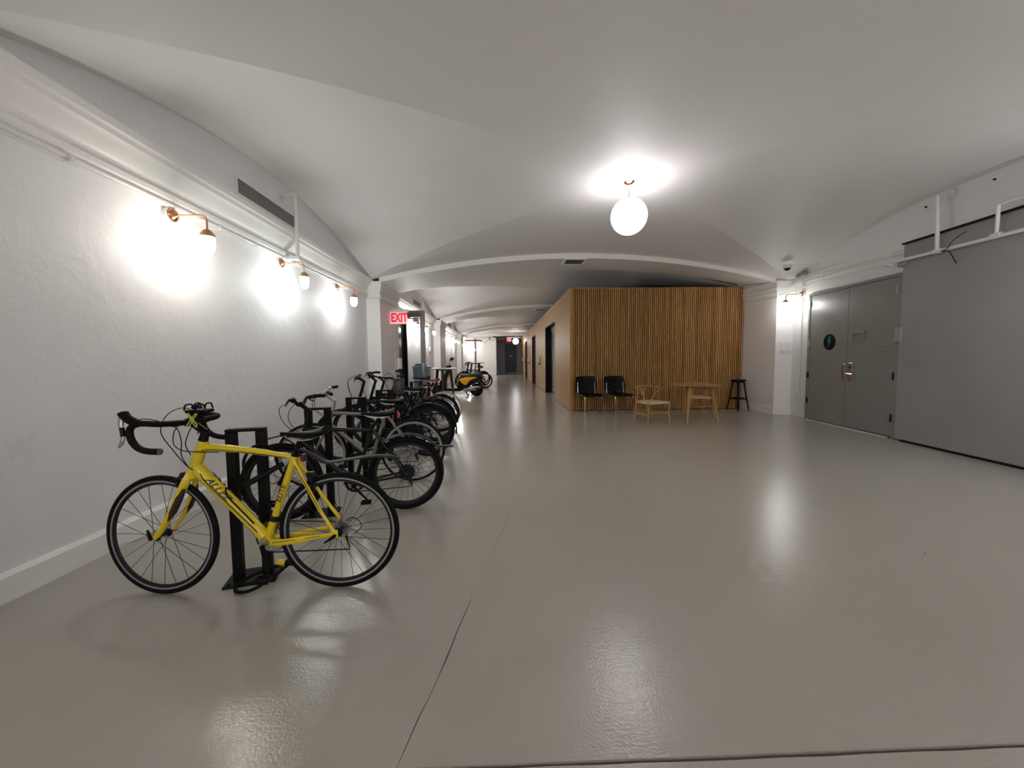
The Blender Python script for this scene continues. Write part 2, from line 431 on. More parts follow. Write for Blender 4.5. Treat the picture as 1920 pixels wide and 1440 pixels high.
def ceiling():
    root = empty('ceiling'); tag(root, 'off-white plastered ceiling of shallow groin vaults between low arches', 'ceiling', kind='structure')
    st = lambda y: 6.4
    bays = [(-6.6, 0.2, 0, lambda y: RWX(y)), (1.8, 8.1, 0.0406, RWX), (9.5, 16.0, 0, st), (17.5, 24.3, 0, st)]
    for b in bays: bay_mesh(*b).build('vault', M_CEIL, root, 3)
    arch_band(0.2, 1.8, PX, 5.75).build('arch', M_CEIL, root, 20)
    arch_band(8.1, 9.5, PX, 6.12, 0.0406, lift=0.12).build('arch', M_CEIL, root, 20)
    arch_band(16.0, 17.5, PX, 6.2).build('arch', M_CEIL, root, 20)
    arch_band(24.3, 25.6, PX, 6.2).build('arch', M_CEIL, root, 20)
    MB().box(-2.9, 6.6, 25.6, 31.2, 3.36, 3.46).build('flat_soffit', M_CEIL, root)
    MB().box(-0.6, 6.6, 31.1, 36.8, 3.02, 3.12).build('flat_soffit', M_CEIL, root)
    MB().box(-0.36, 2.6, 31.1, 31.25, 3.02, 3.5).build('flat_soffit', M_CEIL, root)
ceiling()

# ---- left wall with its pilasters
def capital(m, x0, x1, y0, y1):
    # stepped moulded head of a pilaster (x1 = room side)
    for (z0, z1, e) in ((2.60, 2.64, 0.025), (2.64, 2.70, 0.005), (2.70, 2.735, 0.02), (2.735, 2.78, 0.035), (2.78, 2.92, 0.05)):
        m.box(x0, x1 + e, y0 - e, y1 + e, z0, z1)
CORN = [(0, 2.585), (0.030, 2.585), (0.034, 2.635), (0.052, 2.65), (0.055, 2.685), (0.030, 2.70), (0.032, 2.745), (0.055, 2.765), (0.085, 2.83), (0.125, 2.865), (0.13, 2.90), (0.15, 2.91), (0.15, 2.965), (0.02, 2.985), (0, 2.985)]
def left_wall():
    root = empty('wall_left'); tag(root, 'long white textured plaster wall behind the bikes with square pilasters', 'wall', kind='structure')
    m = MB()
    for (a, b, z0) in ((-6.6, 9.72, 0), (9.72, 11.45, 2.5), (11.45, FAR, 0)): m.box(WX - 0.25, WX, a, b, z0, 3.75)
    m.build('wall_face', M_WALL, root)
    for (a, b) in PIL:
        p = MB().box(WX - 0.02, PX, a, b, -0.02, 2.93); capital(p, WX, PX, a, b)
        p.box(WX, PX + 0.02, a - 0.02, b + 0.02, 0, 0.155)
        p.build('pilaster', M_TRIM, root)
    spans = [(-6.6, 0.2), (1.8, 8.1), (9.5, 16.0), (17.5, 24.3), (25.6, FAR)]
    for k, (a, b) in enumerate(spans, 1):
        t = MB().prism([(WX + x, z) for x, z in CORN], a - 0.02, b + 0.02).build('trim_%d' % k, M_TRIM)
        tag(t, ['white moulded cornice on the left wall behind the camera', 'white moulded cornice above the three nearest wall lamps', 'white moulded cornice on the left wall beyond the exit sign',
                'white moulded cornice on the left wall above the scooter', 'white moulded cornice at the far end of the left wall'][k - 1], 'cornice', kind='structure')
    bb = [(-6.6, 0.2), (1.8, 8.1), (11.5, 16.0), (17.5, 24.3), (25.6, FAR)]
    root2 = empty('baseboard_left'); tag(root2, 'white painted baseboard along the left wall', 'baseboard', kind='structure')
    for (a, b) in bb:
        MB().prism([(WX - 0.01, -0.01), (WX + 0.035, -0.01), (WX + 0.033, 0.140), (WX + 0.016, 0.160), (WX - 0.01, 0.163)], a, b).build('board', M_TRIM, root2)
left_wall()

# ---- far end
def far_end():
    root = empty('wall_far'); tag(root, 'white wall closing the far end of the corridor', 'wall', kind='structure')
    MB().box(-2.8, -0.36, FAR, FAR + 0.2, 0, 3.5).box(-0.56, -0.36, FAR + 0.2, 36.6, 0, 3.1).build('wall_face', M_TRIM, root)
    MB().box(-0.36, 0.40, 36.5, 36.7, 0, 3.1).box(1.50, 2.7, 36.5, 36.7, 0, 3.1).box(0.40, 1.50, 36.5, 36.7, 2.68, 3.1).box(2.3, 2.5, 31.0, 36.5, 0, 3.1).build('recess_wall', mat('grey_white_paint', (0.55, 0.55, 0.58), 0.5), root)
    MB().box(-2.75, -0.36, FAR - 0.03, FAR, 0, 0.14).build('skirting', M_TRIM, root)
    d = empty('door_3', (0.95, 36.52, 0)); tag(d, 'dark blue-grey door at the very end of the corridor', 'door', kind='structure')
    MB().box(-0.55, -0.49, -0.05, 0.1, 0, 2.68).box(0.49, 0.55, -0.05, 0.1, 0, 2.68).box(-0.49, 0.49, -0.05, 0.1, 2.60, 2.68).build('door_frame', M_NAVY, d)
    MB().bbox(-0.49, 0.49, 0.0, 0.05, 0.04, 2.60).build('door_leaf', M_NAVY, d)
    MB().box(-0.17, 0.17, -0.012, 0.0, 1.5, 1.60).build('name_plate', M_WHITEPL, d)
    MB().tube([(0.40, -0.01, 1.05), (0.40, -0.06, 1.05), (0.28, -0.06, 1.05)], 0.012).build('handle', M_STEEL, d)
    MB().box(-0.49, 0.49, -0.06, -0.01, 0.0, 0.03).build('threshold', M_ALU, d)
    b = MB().box(-3, 7.3, -6.8, -6.6, 0, 3.8).build('wall_back', M_WALL); tag(b, 'plain plaster wall behind the camera', 'wall', kind='structure')
far_end()

# ---- slatted timber room on the right
BX0, BX1, BY, BH = 1.71, 6.05, 9.48, 3.03
def timber_room():
    root = empty('wall_timber', (BX0, BY, 0)); tag(root, 'timber-clad room with vertical oak slats in front and flat oak panels down its side', 'partition', kind='structure')
    W = BX1 - BX0
    MB().box(0.012, W, 0.042, 0.12, 0, BH - 0.02).box(0.02, W, 0.12, 21.5, BH - 0.10, BH - 0.03).build('backing', M_BACK, root)
    # corner post, then ninety slats
    MB().bbox(0.0, 0.052, 0.0, 0.05, 0.0, BH, 0.003).build('corner_post', wood('edge_oak', (0.50, 0.25, 0.05), (0.42, 0.19, 0.035), 0.5, 8), root)
    n = 90; p0 = 0.062; pitch = (W - p0) / n
    me = MB().bbox(0, pitch * 0.52, 0, 0.048, 0.012, BH, 0.002).mesh('slat', M_SLAT)
    for i in range(n):
        o = link('slat', me, root); o.location = (p0 + pitch * i, -0.004, 0)
    MB().box(0.0, W, 0.012, 0.042, 0.0, 0.012).build('plinth', M_BACK, root)
    # side: flat oak panels with recessed openings
    opens = [(12.15, 14.75), (18.9, 21.0), (24.9, 26.9), (30.0, 30.9)]
    H = [2.48, 2.48, 2.48, 2.48]
    runs = []; y = BY + 0.052
    for (a, b) in opens: runs.append((y, a)); y = b
    runs.append((y, 31.0))
    for (a, b) in runs:
        k = max(1, round((b - a) / 1.3))
        for j in range(k):
            y0 = a + (b - a) * j / k; y1 = a + (b - a) * (j + 1) / k
            MB().bbox(0, 0.04, y0 - BY + 0.0015, y1 - BY - 0.0015, 0.012, BH, 0.0015).build('panel', M_OAKP, root)
    for i, (a, b) in enumerate(opens):
        MB().bbox(0, 0.04, a - BY + 0.001, b - BY - 0.001, H[i], BH, 0.0015).build('panel', M_OAKP, root)
    MB().box(0.04, 0.10, 2.67 + 2.7, 21.4, 0.0, BH - 0.05).box(0.04, 0.10, 0.1, 2.67, 0.0, BH - 0.05).build('stud_wall', M_BACK, root)
    for i, (a, b) in enumerate(opens):
        d = empty('door_%d' % (4 + i), (BX0, a, 0))
        tag(d, ['glazed door with long black pull bar set in the oak wall nearest the corner', 'black recessed doorway in the oak wall, second from the corner', 'dark recessed doorway in the oak wall, third from the corner', 'farthest dark recessed doorway in the oak wall'][i], 'door', kind='structure')
        w = b - a
        MB().box(0.0, 0.245, w - 0.02, w + 0.0, 0, H[i]).box(0.0, 0.245, 0, 0.02, 0, H[i]).box(0.0, 0.245, 0.02, w - 0.02, H[i] - 0.02, H[i] + 0.0).build('jamb', M_BLACK, d)
        if i == 0:
            MB().box(0.23, 0.24, 0.06, w - 0.06, 0.09, H[i] - 0.06).build('pane', M_FROST, d)
            MB().box(0.222, 0.25, 0.02, w - 0.02, 0.0, 0.09).box(0.222, 0.25, 0.02, w - 0.02, H[i] - 0.06, H[i] - 0.02).box(0.222, 0.25, 0.02, 0.06, 0.09, H[i] - 0.06).box(0.222, 0.25, w - 0.06, w - 0.02, 0.09, H[i] - 0.06).build('door_frame', M_ALU, d)
            h = MB(); h.tube([(0.15, w - 0.75, 0.12), (0.15, w - 0.75, 2.28)], 0.018)
            for z in (0.28, 2.12): h.tube([(0.15, w - 0.75, z), (0.23, w - 0.75, z)], 0.012)
            h.build('pull_bar', M_BLACK, d)
        else:
            MB().box(0.20, 0.24, 0.02, w - 0.02, 0, H[i] - 0.02).build('door_leaf', M_DKGLASS if i == 1 else M_DKWOOD, d)
            h = MB(); h.tube([(0.15, w - 0.5, 0.6), (0.15, w - 0.5, 1.6)], 0.015); h.tube([(0.15, w - 0.5, 0.7), (0.2, w - 0.5, 0.7)], 0.01); h.tube([(0.15, w - 0.5, 1.5), (0.2, w - 0.5, 1.5)], 0.01)
            h.build('pull_bar', M_BLACK, d)
timber_room()

# ---- right wall and its pilaster (everything in the wall's own frame: x = away from the camera, y = into the room)
RZ = math.atan2(0.99467, 0.10306)
def right_wall():
    root = empty('wall_right', P1, RZ); tag(root, 'white painted wall on the right holding the grey steel doors', 'wall', kind='structure')
    MB().box(-15.2, 0.3, -0.3, 0.0, 0, 3.75).build('wall_face', M_WALL, root)
    # ledge and shallow mouldings under the vault
    MB().prism([(-15, 2.905), (0.0, 2.905), (0.0, 2.99), (-15, 2.99)], 0, 0.035).prism([(-15, 2.86), (0.0, 2.86), (0.0, 2.905), (-15, 2.905)], 0, 0.015).build('ledge', M_TRIM, root)
    # pilaster in world axes
    q = MB()
    out = lambda e: [(6.055 - e, 10.6), (6.055 - e, 9.5), (6.147 - e, 8.47 - e), (6.50, 8.34 - e), (6.9, 8.4), (6.9, 10.6)]
    q.zprism(out(0), -0.02, 3.35)
    for (z0, z1, e) in ((2.585, 2.61, 0.012), (2.69, 2.72, 0.02), (2.72, 2.80, 0.03), (2.80, 2.835, 0.055), (2.835, 2.94, 0.05), (2.94, 2.965, 0.07)): q.zprism(out(e), z0, z1)
    q.zprism(out(0.018), 0, 0.165)
    M = Matrix.Translation(P1) @ Matrix.Rotation(RZ, 4, 'Z')
    q.xf(M.inverted()); q.build('pilaster', M_TRIM, root, 20)
    MB().box(5.95, 6.9, 9.6, 31.0, 0, 3.3).xf(M.inverted()).build('wall_face', M_TRIM, root)
    # grey double door
    d = empty('door_1', P1, RZ); tag(d, 'grey steel double door with a round lightning sticker', 'door', kind='structure')
    f = MB(); f.bbox(-0.584, -0.534, 0, 0.055, 0, 2.575, 0.004); f.bbox(-2.59, -2.52, 0, 0.055, 0, 2.575, 0.004); f.bbox(-2.52, -0.584, 0, 0.055, 2.525, 2.575, 0.004)
    f.build('door_frame', M_GDOOR, d)
    l1 = MB().bbox(-1.553, -0.588, 0.0, 0.04, 0.022, 2.521, 0.003).build('door_leaf', M_GDOOR, d)
    l2 = MB().bbox(-2.516, -1.561, 0.0, 0.04, 0.022, 2.521, 0.003).build('door_leaf', M_GDOOR, d)
    MB().box(-2.52, -0.588, 0.0, 0.01, 0.0, 0.022).build('door_gap_shade', M_BLACK, d)  # black filler drawn as the shade below the two leaves
    MB().prism([(-2.47, 0.0), (-0.6, 0.0), (-0.6, 0.012), (-2.47, 0.012)], 0.045, 0.085).build('threshold', mat('pale_threshold', (0.80, 0.76, 0.70), 0.3), d)
    for s_, par, zs in ((0.585, l1, (2.36, 1.56, 0.92, 0.40)), (2.52, l2, (2.32, 1.60, 0.98, 0.32))):
        for z in zs:
            h = MB(); h.tube([(-s_, 0.062, z - 0.06), (-s_, 0.062, z + 0.06)], 0.011, 8); h.box(-s_ - 0.014, -s_ + 0.014, 0.04, 0.06, z - 0.055, z + 0.055)
            h.build('hinge', M_DKMETAL if z < 1.2 else M_STEEL, par)
    MB().lathe([(0.152, 0.0), (0.152, 0.003)], 40, T(-1.13, 0.0405, 1.57) @ AXY).build('sticker_disc', M_BLACK, l1)
    bolt = [(0.045, 0.11), (-0.02, 0.11), (-0.05, -0.005), (-0.012, -0.005), (-0.035, -0.11), (0.045, 0.03), (0.008, 0.03)]
    MB().prism([(-1.13 - x, 1.57 + z) for x, z in bolt], 0.0435, 0.0450).build('lightning_bolt', M_TEAL, l1)
    fr = MB(); a0, a1, z0, z1 = -1.925, -1.66, 1.545, 1.745
    for q_ in ((a0, a1, z0, z0 + 0.022), (a0, a1, z1 - 0.045, z1), (a0, a0 + 0.022, z0 + 0.022, z1 - 0.045), (a1 - 0.03, a1, z0 + 0.022, z1 - 0.045)): fr.box(q_[0], q_[1], 0.04, 0.062, q_[2], q_[3])
    fr.build('sign_holder', mat('grey_sign_frame', (0.30, 0.30, 0.30), 0.4), l2)
    MB().box(a0 + 0.02, a1 - 0.02, 0.04, 0.046, z0 + 0.02, z1 - 0.04).build('sign_back', mat('grey_sign_back', (0.24, 0.24, 0.24), 0.4), l2)
    MB().bbox(-1.72, -1.62, 0.04, 0.055, 0.86, 1.18, 0.004).build('lock_plate', M_STEEL, l2)
    MB().lathe([(0.018, 0), (0.016, 0.014), (0.004, 0.016)], 16, T(-1.67, 0.053, 1.10) @ AXY).build('lock_cylinder', M_DKMETAL, l2)
    MB().tube(smoothpts([(-1.64, 0.05, 0.985), (-1.64, 0.11, 0.985), (-1.68, 0.118, 0.985), (-1.80, 0.115, 0.98)], 4), 0.012, 8).build('lever', M_CHROME, l2)
    MB().bbox(-1.55, -1.475, 0.04, 0.052, 0.86, 1.16, 0.003).build('strike_plate', M_STEEL, l1)
    MB().box(-2.36, -2.24, 0.0402, 0.0412, 1.452, 1.456).build('scratch', M_BLACK, l2); MB().box(-2.36, -2.20, 0.0402, 0.0412, 1.37, 1.375).build('scratch', M_BLACK, l2)
    # sliding fire door on the right
    g = empty('door_2', P1, RZ); tag(g, 'large grey sheet-metal sliding door at the right edge of the picture', 'door', kind='structure')
    MB().bbox(-4.9, -2.66, 0.06, 0.12, 0.03, 2.955, 0.006).build('upper_sheet', M_GSLIDE, g)
    MB().bbox(-4.88, -2.97, 0.118, 0.130, 0.035, 1.875, 0.004).build('lower_sheet', M_GSLIDE, g)
    MB().bbox(-2.70, -2.63, 0.0, 0.10, 0.03, 2.66, 0.01).build('edge_post', M_GSLIDE, g)
    MB().bbox(-2.72, -2.60, 0.0, 0.16, 2.64, 2.72, 0.01).build('door_stop', M_GSLIDE, g)
    MB().bbox(-2.70, -2.575, 0.02, 0.13, 1.51, 1.73, 0.01).build('strike_box', mat('worn_grey_paint', (0.33, 0.33, 0.32), 0.6, bump=0.5, bscale=25), g)
    MB().box(-4.9, -2.66, 0.02, 0.16, 2.955, 2.975).build('track', M_BLACK, g)
    MB().box(-4.9, -2.75, 0.02, 0.11, 0.0, 0.03).build('floor_gap_shade', M_BLACK, g)  # black strip standing in for the shade under the sliding door
right_wall()

# ---- glass door standing open across the corridor, and its dark doorway in the left wall
def open_door():
    d = empty('door_8', (WX, 9.72, 0)); tag(d, 'grey framed glass door standing open into the corridor behind the exit sign', 'door', kind='structure')
    f = MB()
    f.bbox(0.02, 0.12, -0.02, 0.03, 0.01, 2.53); f.bbox(0.76, 0.875, -0.02, 0.03, 0.01, 2.53); f.bbox(0.12, 0.76, -0.02, 0.03, 2.37, 2.53); f.bbox(0.12, 0.76, -0.02, 0.03, 0.01, 0.26)
    f.build('door_frame', M_ALU_DOOR, d)
    MB().box(0.12, 0.76, 0.002, 0.008, 0.26, 2.37).build('pane', M_GLASS, d)
    h = MB(); h.bbox(0.79, 0.845, -0.028, -0.02, 0.85, 1.22); h.tube(smoothpts([(0.82, -0.02, 1.18), (0.82, -0.075, 1.16), (0.82, -0.075, 0.92), (0.82, -0.02, 0.90)], 4), 0.011)
    h.build('pull_handle', M_STEEL, d)
    MB().bbox(0.60, 0.72, -0.05, -0.0, 2.25, 2.36).tube([(0.66, -0.03, 2.30), (0.30, 0.05, 2.42)], 0.012).build('door_closer', M_ALU, d)
    e = empty('door_9', (WX, 9.75, 0)); tag(e, 'dark glazed doorway in the left wall beside the open glass door', 'door', kind='structure')
    MB().box(-0.25, -0.01, 0.0, 0.06, 0, 2.5).box(-0.25, 0.015, 1.62, 1.70, 0, 2.5).box(-0.25, 0.015, 0.06, 1.62, 2.42, 2.5).build('door_frame', M_BLACK, e)
    MB().box(-0.09, -0.06, 0.06, 1.62, 0.0, 2.42).build('pane', M_DKGLASS, e)
    MB().box(-0.10, -0.03, 0.80, 0.88, 0, 2.42).build('mullion', M_BLACK, e)
open_door()

# ================================================================== pipes, vents, signs on walls and ceiling
def pipes():
    t = MB(); y = [1.8, 3.3, 4.0, 5.06, 6.5, 8.06]
    t.tube([(WX + 0.045, a, 2.605) for a in (1.8, 5.0, 7.95)] + [(WX + 0.05, 8.05, 2.59), (PX + 0.03, 8.05, 2.575), (PX + 0.05, 8.08, 2.57), (PX + 0.045, 8.2, 2.57), (PX + 0.045, 9.1, 2.57)], 0.0145, 8)
    tag(t.build('conduit', M_PIPE), 'white conduit running under the left cornice past the three nearest wall lamps', 'conduit')
    c = [o for o in COL.objects if o.name.startswith('conduit')][0]
    for a in (2.6, 3.9, 4.45, 5.7, 7.0): MB().bbox(WX - 0.005, WX + 0.065, a - 0.012, a + 0.012, 2.583, 2.625, 0.003).build('clip', M_PIPE, c)
    for (y0, y1, lab) in ((11.5, 15.9, 'white conduit under the cornice beyond the glass door'), (17.5, 24.2, 'white conduit under the cornice above the scooter')):
        tag(MB().tube([(WX + 0.045, y0, 2.605), (WX + 0.045, y1, 2.605)], 0.0145, 6).build('conduit', M_PIPE), lab, 'conduit')
    for (yy, lab) in ((5.06, 'white vertical pipe rising across the wall vent to the vault'), (13.1, 'white vertical pipe on the left wall beyond the glass door'), (21.0, 'far white vertical pipe on the left wall above the scooter')):
        p = MB(); p.tube([(WX + 0.19, yy, 2.61), (WX + 0.19, yy, 3.36)], 0.021, 10)
        o = p.build('riser_pipe', M_PIPE); tag(o, lab, 'pipe')
        e = MB(); e.tube(smoothpts([(WX + 0.19, yy, 3.34), (WX + 0.19, yy, 3.385), (WX + 0.16, yy, 3.40), (WX + 0.0, yy + 0.06, 3.40)], 4), 0.026, 10); e.build('elbow', M_PIPE, o)
        MB().bbox(WX + 0.01, WX + 0.22, yy - 0.03, yy + 0.03, 2.59, 2.635, 0.006).build('tee', M_PIPE, o)
    # right-hand pipework, in the wall's frame
    def rp(pts, r, name, lab, n=8):
        root = MB().tube([rw(*q) for q in pts], r, n).build(name, M_PIPE); tag(root, lab, 'pipe'); return root
    a = rp([(-0.9, 0.42, 2.56), (-0.30, 0.36, 2.62), (0.3, 0.12, 2.72), (0.8, 0.1, 2.76), (2.45, 0.2, 2.725)], 0.010, 'sprinkler_branch', 'thin white pipe sloping above the grey double door')
    b = rp([(2.45, 0.2, 2.725), (3.25, 0.2, 2.705), (4.0, 0.2, 2.69), (5.4, 0.2, 2.67)], 0.022, 'sprinkler_pipe', 'thick white pipe running across the grey sliding door', 10)
    for sv in (2.50, 3.24, 3.92): MB().tube([rw(sv - 0.05, 0.2, 2.708), rw(sv + 0.05, 0.2, 2.704)], 0.031, 10).build('fitting', M_PIPE, b)
    c = rp([(3.24, 0.2, 2.70), (3.20, 0.2, 3.44), (3.20, 0.0, 3.48)], 0.024, 'drop_pipe', 'white vertical pipe from the vault to the pipe over the sliding door', 10)
    MB().tube([rw(3.20, 0.03, 3.47), rw(3.20, 0.0, 3.48)], 0.06, 12).build('wall_flange', M_PIPE, c)
    d = rp([(3.92, 0.2, 2.70), (3.92, 0.2, 3.05), (3.97, 0.2, 3.06), (5.2, 0.2, 3.04)], 0.018, 'return_pipe', 'short white pipe at the top right corner turning along the wall', 10)
    e = rp([(-0.1, 0.07, 2.80), (0.2, 0.06, 2.91), (2.3, 0.06, 2.865), (2.62, 0.06, 2.85)], 0.008, 'cable_conduit', 'thin white conduit just under the ledge over the double door')
    for (sv, z0, z1) in ((1.05, 2.76, 2.93), (2.42, 2.735, 2.96)):
        r_ = rp([(sv, 0.15, z0), (sv, 0.12, z1)], 0.006, 'pipe_hanger', 'thin rod holding the pipe, %s' % ('near the middle of the double door' if sv < 2 else 'at the edge of the sliding door'))
    ca = MB().tube(smoothpts([rw(3.52, 0.13, 2.88), rw(3.45, 0.20, 2.80), rw(3.40, 0.235, 2.70), rw(3.32, 0.235, 2.68), rw(3.42, 0.23, 2.66), rw(3.43, 0.14, 2.50)], 5), 0.005, 6).build('loose_cable', M_BLACK)
    tag(ca, 'loose black cable hanging over the pipe on the sliding door', 'cable')
    for (sv, z, hh, lab) in ((3.70, 3.44, 0.05, 'square cover plate high on the right wall near the picture edge'), (2.86, 3.43, 0.045, 'square cover plate on the right wall left of the drop pipe')):
        q = empty('cover_plate', rw(sv, 0, z), RZ); tag(q, lab, 'plate')
        MB().bbox(-hh, hh, 0.0, 0.015, -hh, hh, 0.004).build('plate', M_TRIM, q); MB().lathe([(0.014, 0), (0.012, 0.02)], 10, T(0.01, 0.012, 0) @ AXY).build('screw_cap', M_DKMETAL, q)
    # wall conduit and socket near the right lamp
    s_ = MB().tube([rw(0.285, 0.02, 2.87), rw(0.285, 0.02, 0.50)], 0.011, 8).build('lamp_conduit', M_PIPE); tag(s_, 'white vertical conduit beside the grey double door', 'conduit')
    MB().tube([rw(0.285, 0.02, 1.40), rw(0.285, 0.02, 1.46)], 0.016, 8).build('coupling', M_PIPE, s_)
    k = empty('socket_box', rw(0.285, 0, 0.455), RZ); tag(k, 'white double socket box low on the wall beside the double door', 'socket')
    MB().bbox(-0.045, 0.045, 0, 0.05, -0.06, 0.06, 0.006).build('box', M_WHITEPL, k); MB().bbox(0.05, 0.12, 0, 0.04, -0.05, 0.05, 0.006).build('box', M_WHITEPL, k)
    z = empty('patched_plate', (6.305, 8.395, 1.51), math.radians(-22)); tag(z, 'painted-over square access plate on the right pilaster', 'plate')
    MB().bbox(-0.085, 0.085, -0.012, 0.004, -0.10, 0.10, 0.003).build('plate', M_WALL, z)
    for i, (x, y) in enumerate(((-0.07, 0.085), (0.07, 0.085), (-0.07, -0.085), (0.07, -0.085), (0.0, 0.1))): MB().lathe([(0.009, 0), (0.006, 0.006)], 8, T(x, -0.011, y) @ Matrix.Rotation(PI / 2, 4, 'X')).build('screw', M_DKMETAL, z)
    # far red pipes
    rpz = MB().tube([(-2.5, 27.2, 2.62), (-1.45, 27.2, 2.62), (-1.30, 27.2, 2.56)], 0.05, 8).build('red_pipe', M_REDPIPE); tag(rpz, 'red pipe crossing under the ceiling at the far left', 'pipe')
    rp2 = MB().tube([(-0.36, 33.0, 2.78), (2.2, 33.0, 2.78)], 0.06, 8).build('red_pipe', M_REDPIPE); tag(rp2, 'dark red pipe across the far recess behind the distant exit sign', 'pipe')
    MB().tube([(0.35, 33.0, 2.78), (0.35, 33.0, 2.62)], 0.05, 8).build('sprinkler_head', M_REDPIPE, rp2)
    wp = MB().tube([(-2.755, 29.5, 2.92), (-0.9, 29.5, 2.92), (-0.85, 29.5, 2.85), (-1.3, 29.5, 2.55)], 0.05, 8).build('white_pipe', M_PIPE); tag(wp, 'bent white pipe below the ceiling near the far wall', 'pipe')
    wq = MB().tube([(-0.85, 29.5, 2.85), (-0.75, 29.6, 2.70), (-0.40, 31.1, 2.95)], 0.03, 6).build('white_pipe', M_PIPE); tag(wq, 'thin white pipe slanting up to the ceiling at the far wall', 'pipe')
    fc = MB().tube([(-2.05, FAR - 0.06, 0.1), (-2.05, FAR - 0.06, 2.98), (-0.8, FAR - 0.06, 3.0)], 0.06, 8).build('far_conduit', M_MIDGREY); tag(fc, 'grey vertical pipe on the far white wall', 'pipe')
    MB().bbox(-2.12, -1.98, FAR - 0.16, FAR - 0.02, 1.95, 2.12, 0.02).build('junction_box', M_WHITEPL, fc)
pipes()

def wall_vent(y0, y1, lab):
    r = empty('wall_vent', (WX, (y0 + y1) / 2, 3.16)); tag(r, lab, 'vent', 'long wall vents'); h = (y1 - y0) / 2
    f = MB()
    for q in ((-h, h, 0.075, 0.105), (-h, h, -0.105, -0.075), (-h, -h + 0.03, -0.075, 0.075), (h - 0.03, h, -0.075, 0.075)): f.bbox(0.0, 0.018, q[0], q[1], q[2], q[3], 0.003)
    f.build('frame', M_TRIM, r)
    MB().box(0.001, 0.004, -h + 0.03, h - 0.03, -0.075, 0.075).build('duct', M_VENTDK, r)
    fn = MB(); n = int((y1 - y0 - 0.06) / 0.016)
    for i in range(n):
        yy = -h + 0.034 + i * (2 * h - 0.068) / (n - 1)
        fn.box(0.004, 0.014, yy - 0.003, yy + 0.003, -0.075, 0.075)
    o = fn.build('fins', M_VENTFIN, r); o['kind'] = 'stuff'
wall_vent(4.22, 5.42, 'long slotted vent high on the wall above the nearest bike lamps')
wall_vent(12.3, 13.5, 'long slotted vent on the left wall beyond the glass door')
wall_vent(20.3, 21.5, 'farthest slotted vent on the left wall')

def soffit_vent(x, y, z, lab):
    r = empty('ceiling_vent', (x, y, z)); tag(r, lab, 'vent', 'square vents under the arches')
    f = MB()
    for q in ((-0.24, 0.24, 0.19, 0.25), (-0.24, 0.24, -0.25, -0.19), (-0.24, -0.19, -0.19, 0.19), (0.19, 0.24, -0.19, 0.19)): f.bbox(q[0], q[1], q[2], q[3], -0.03, 0.03, 0.004)
    f.build('frame', M_TRIM, r)
    MB().box(-0.19, 0.19, -0.19, 0.19, -0.008, 0.03).build('duct', M_VENTDK, r)
    g = MB()
    for i in range(11): g.box(-0.19, 0.19, -0.18 + i * 0.036 - 0.004, -0.18 + i * 0.036 + 0.004, -0.022, -0.006)
    g.build('grille', M_MIDGREY, r)
    for yy in (-0.2, 0.0, 0.2):
        for s_ in (1, -1): MB().tube([(s_ * 0.42, yy, 0.012), (s_ * 0.24, yy, 0.0)], 0.008, 6).build('bracket', M_TRIM, r)
soffit_vent(1.62, 8.5, 3.428, 'square vent under the nearest low arch')
soffit_vent(1.72, 16.6, 3.428, 'square vent under the second arch above the oak wall')
soffit_vent(1.72, 24.9, 3.428, 'farthest square vent under the third arch')

# ---- exit signs
def exit_sign(name, loc, w, h, lab, armed):
    r = empty(name, loc); tag(r, lab, 'exit sign')
    MB().bbox(-w / 2, w / 2, -0.012, 0.012, -h / 2, h / 2, 0.003).build('panel', M_EXITP, r)
    for s_, y in ((0, -0.0125), (PI, 0.0125)):
        o = link('lettering', text_mesh('EXIT', h * 1.02, M_LETTER, 0.001, 0.66, 0.0, 0.011), r); o.location = (0.012 if w > .2 else 0, y, 0.0); o.rotation_euler = (PI / 2, 0, s_)
    if armed:
        MB().bbox(-w / 2 - 0.05, w / 2 + 0.035, -0.03, 0.03, h / 2, h / 2 + 0.055, 0.005).build('housing', M_WHITEPL, r)
        b = MB(); b.bbox(-w / 2 - 0.10, -w / 2 - 0.05, -0.05, 0.05, h / 2 - 0.02, h / 2 + 0.22, 0.006); b.tube([(-w / 2 - 0.05, 0.0, h / 2 + 0.16), (-0.05, 0.02, h / 2 + 0.05)], 0.008, 6); b.tube([(-w / 2 - 0.075, -0.02, h / 2 + 0.1), (-w / 2 - 0.075, -0.02, h / 2 + 0.33)], 0.013, 8)
        b.lathe([(0.04, -0.03), (0.04, 0.03)], 12, T(-w / 2 - 0.05, -0.02, h / 2 + 0.17) @ AXY)
        b.build('bracket', M_PIPE, r)
    else:
        MB().bbox(-w / 2, w / 2 + 0.75, -0.03, 0.03, h / 2 + 0.01, h / 2 + 0.06, 0.005).tube([(w / 2 + 0.4, 0, h / 2 + 0.05), (w / 2 + 0.4, 0, h / 2 + 0.44)], 0.015, 6).build('housing', M_WHITEPL, r)
exit_sign('exit_sign', (-2.285, 8.8, 2.25), 0.37, 0.265, 'red lit exit sign bracketed to the first left pilaster', True)
exit_sign('exit_sign', (0.66, 30.2, 2.80), 0.34, 0.26, 'tiny distant red exit sign at the end of the corridor', False)

